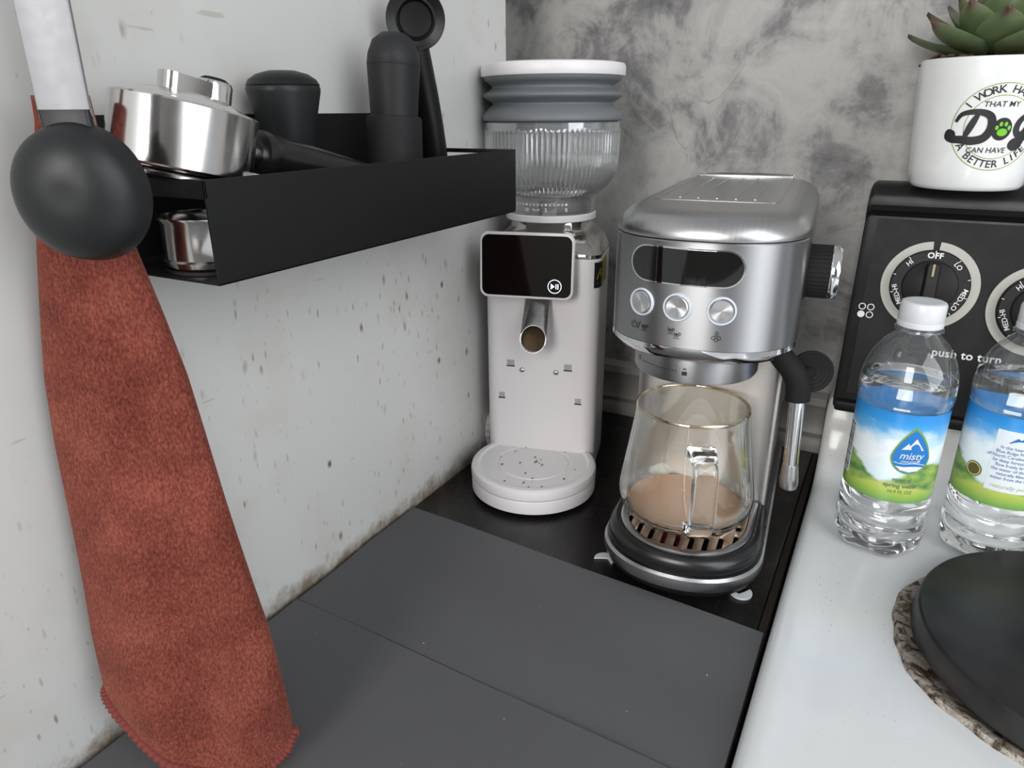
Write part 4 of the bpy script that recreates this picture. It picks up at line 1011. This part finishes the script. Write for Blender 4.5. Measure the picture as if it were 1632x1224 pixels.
def strip(secs, name, mat, lab=None):
    b = MB(); b.loft([[lv_(x+cs, y+cn, z) for x, y in rrect(2*w_, 2*t_, min(w_, t_)*.7, 3)] for z, cs, cn, w_, t_ in secs]); return b.obj(name, mat, ld, lab)
strip([(.0180, .0, .0035, .0115, .0022), (.0235, -.0002, .0010, .0098, .0024), (.0265, -.0006, .0, .0095, .0022), (.0312, -.0010, -.0002, .0097, .0022)], 'neck', nylon)
strip([(.0285, -.0010, 0, .0098, .0011), (.09, -.0010, -.001, .0100, .0010), (.15, -.001, -.002, .0100, .0010), (.190, -.001, -.002, .0095, .001), (.194, -.001, -.002, .008, .001)], 'handle', P('ladle_steel', c(150, 150, 153), .5, .6, vary=.08, vscale=90), 'brushed steel handle')

tw = thing('towel', 'terracotta microfibre towel hanging behind the black ladle', 'towel', (.0352, .1938, 0))
TC = [(.02, (.0690, .1770)), (.0362, (.0680, .1780)), (.0635, (.0649, .1788)), (.0939, (.0600, .1810)), (.1305, (.0539, .1832)), (.1656, (.0483, .1851)), (.1993, (.0437, .1868)), (.2315, (.0401, .1884)), (.2623, (.0371, .1897)), (.2916, (.0347, .1907)), (.3194, (.0341, .1921)), (.3484, (.0352, .1938)), (.40, (.036, .194))]
TW = [(.02, .0478), (.0365, .0480), (.0639, .0478), (.0942, .0472), (.1307, .0436), (.1659, .0402), (.1995, .0372), (.2317, .0338), (.2625, .0282), (.2917, .0223), (.3195, .0169), (.3485, .0122), (.40, .009)]
ZB = [(-1, .0585), (-.85, .0470), (-.6, .0345), (-.3, .0240), (0, .0180), (.4, .0125), (.75, .0115), (.92, .0165), (1, .0250)]
def vtab(tb_, x):
    return (table([(k, v[0]) for k, v in tb_], x), table([(k, v[1]) for k, v in tb_], x))
TL = Vector((.879, .477, 0)); TN = Vector((.477, -.879, 0)); NT_, NR = 96, 90
def towelpt(t, a, extra=0):
    s = cos(a); zb = table(ZB, s); z = .358+(zb-.358)*t
    cx, cy = vtab(TC, z); wd = table(TW, z); th = lerp(.009, .0165, t)
    fold = .0030*t*sin(3.1*s+2.2+t*2.0)+.0018*t*sin(6.3*s+4*t)+.0016*sin(9*t+2*s)*t
    flare = .004*max(0, (t-.9)/.1)**2*sin(4*s+1)
    n = th*sin(a)+fold+(flare if sin(a) > 0 else 0)
    p = Vector((cx-.0352, cy-.1938, z))+TL*(s*wd)+TN*(n+extra); return p
b = MB(); b.loft([[towelpt(i/NR, 2*pi*j/NT_) for j in range(NT_)] for i in range(NR+1)]); tow = b.obj('cloth', MATS['towel'], tw, angle=80)
path = [towelpt(1, 2*pi*j/360) for j in range(361)]
b = MB(); b.tube(path[:-1]+[path[0]], [.0021+.0010*abs(sin(j*pi/4.0)) for j in range(361)], 8, False); b.obj('stitched_hem', P('hem_thread', c(126, 58, 52), .9, vary=.3, vscale=500), tw, 'dark red overlocked hem')
b = MB(); b.tube([(0, 0, .350), (0, .002, .42), (-.008, .006, .497)], .0025, 8); b.obj('hanging_loop', P('loop_cord', c(120, 60, 50), .9), tw)
hk = thing('wall_hook', 'steel double hook on the white wall that holds the ladle and towel', 'hook', (.0002, .19, .50))
MB().box((0, -.02, -.02), (.003, .02, .03), .001).obj('plate', satin, hk); MB().tube([(.002, 0, 0), (.05, -.008, -.003), (.074, -.0235, -.0015), (.080, -.026, .006)], .0022, 10).obj('prong', satin, hk)
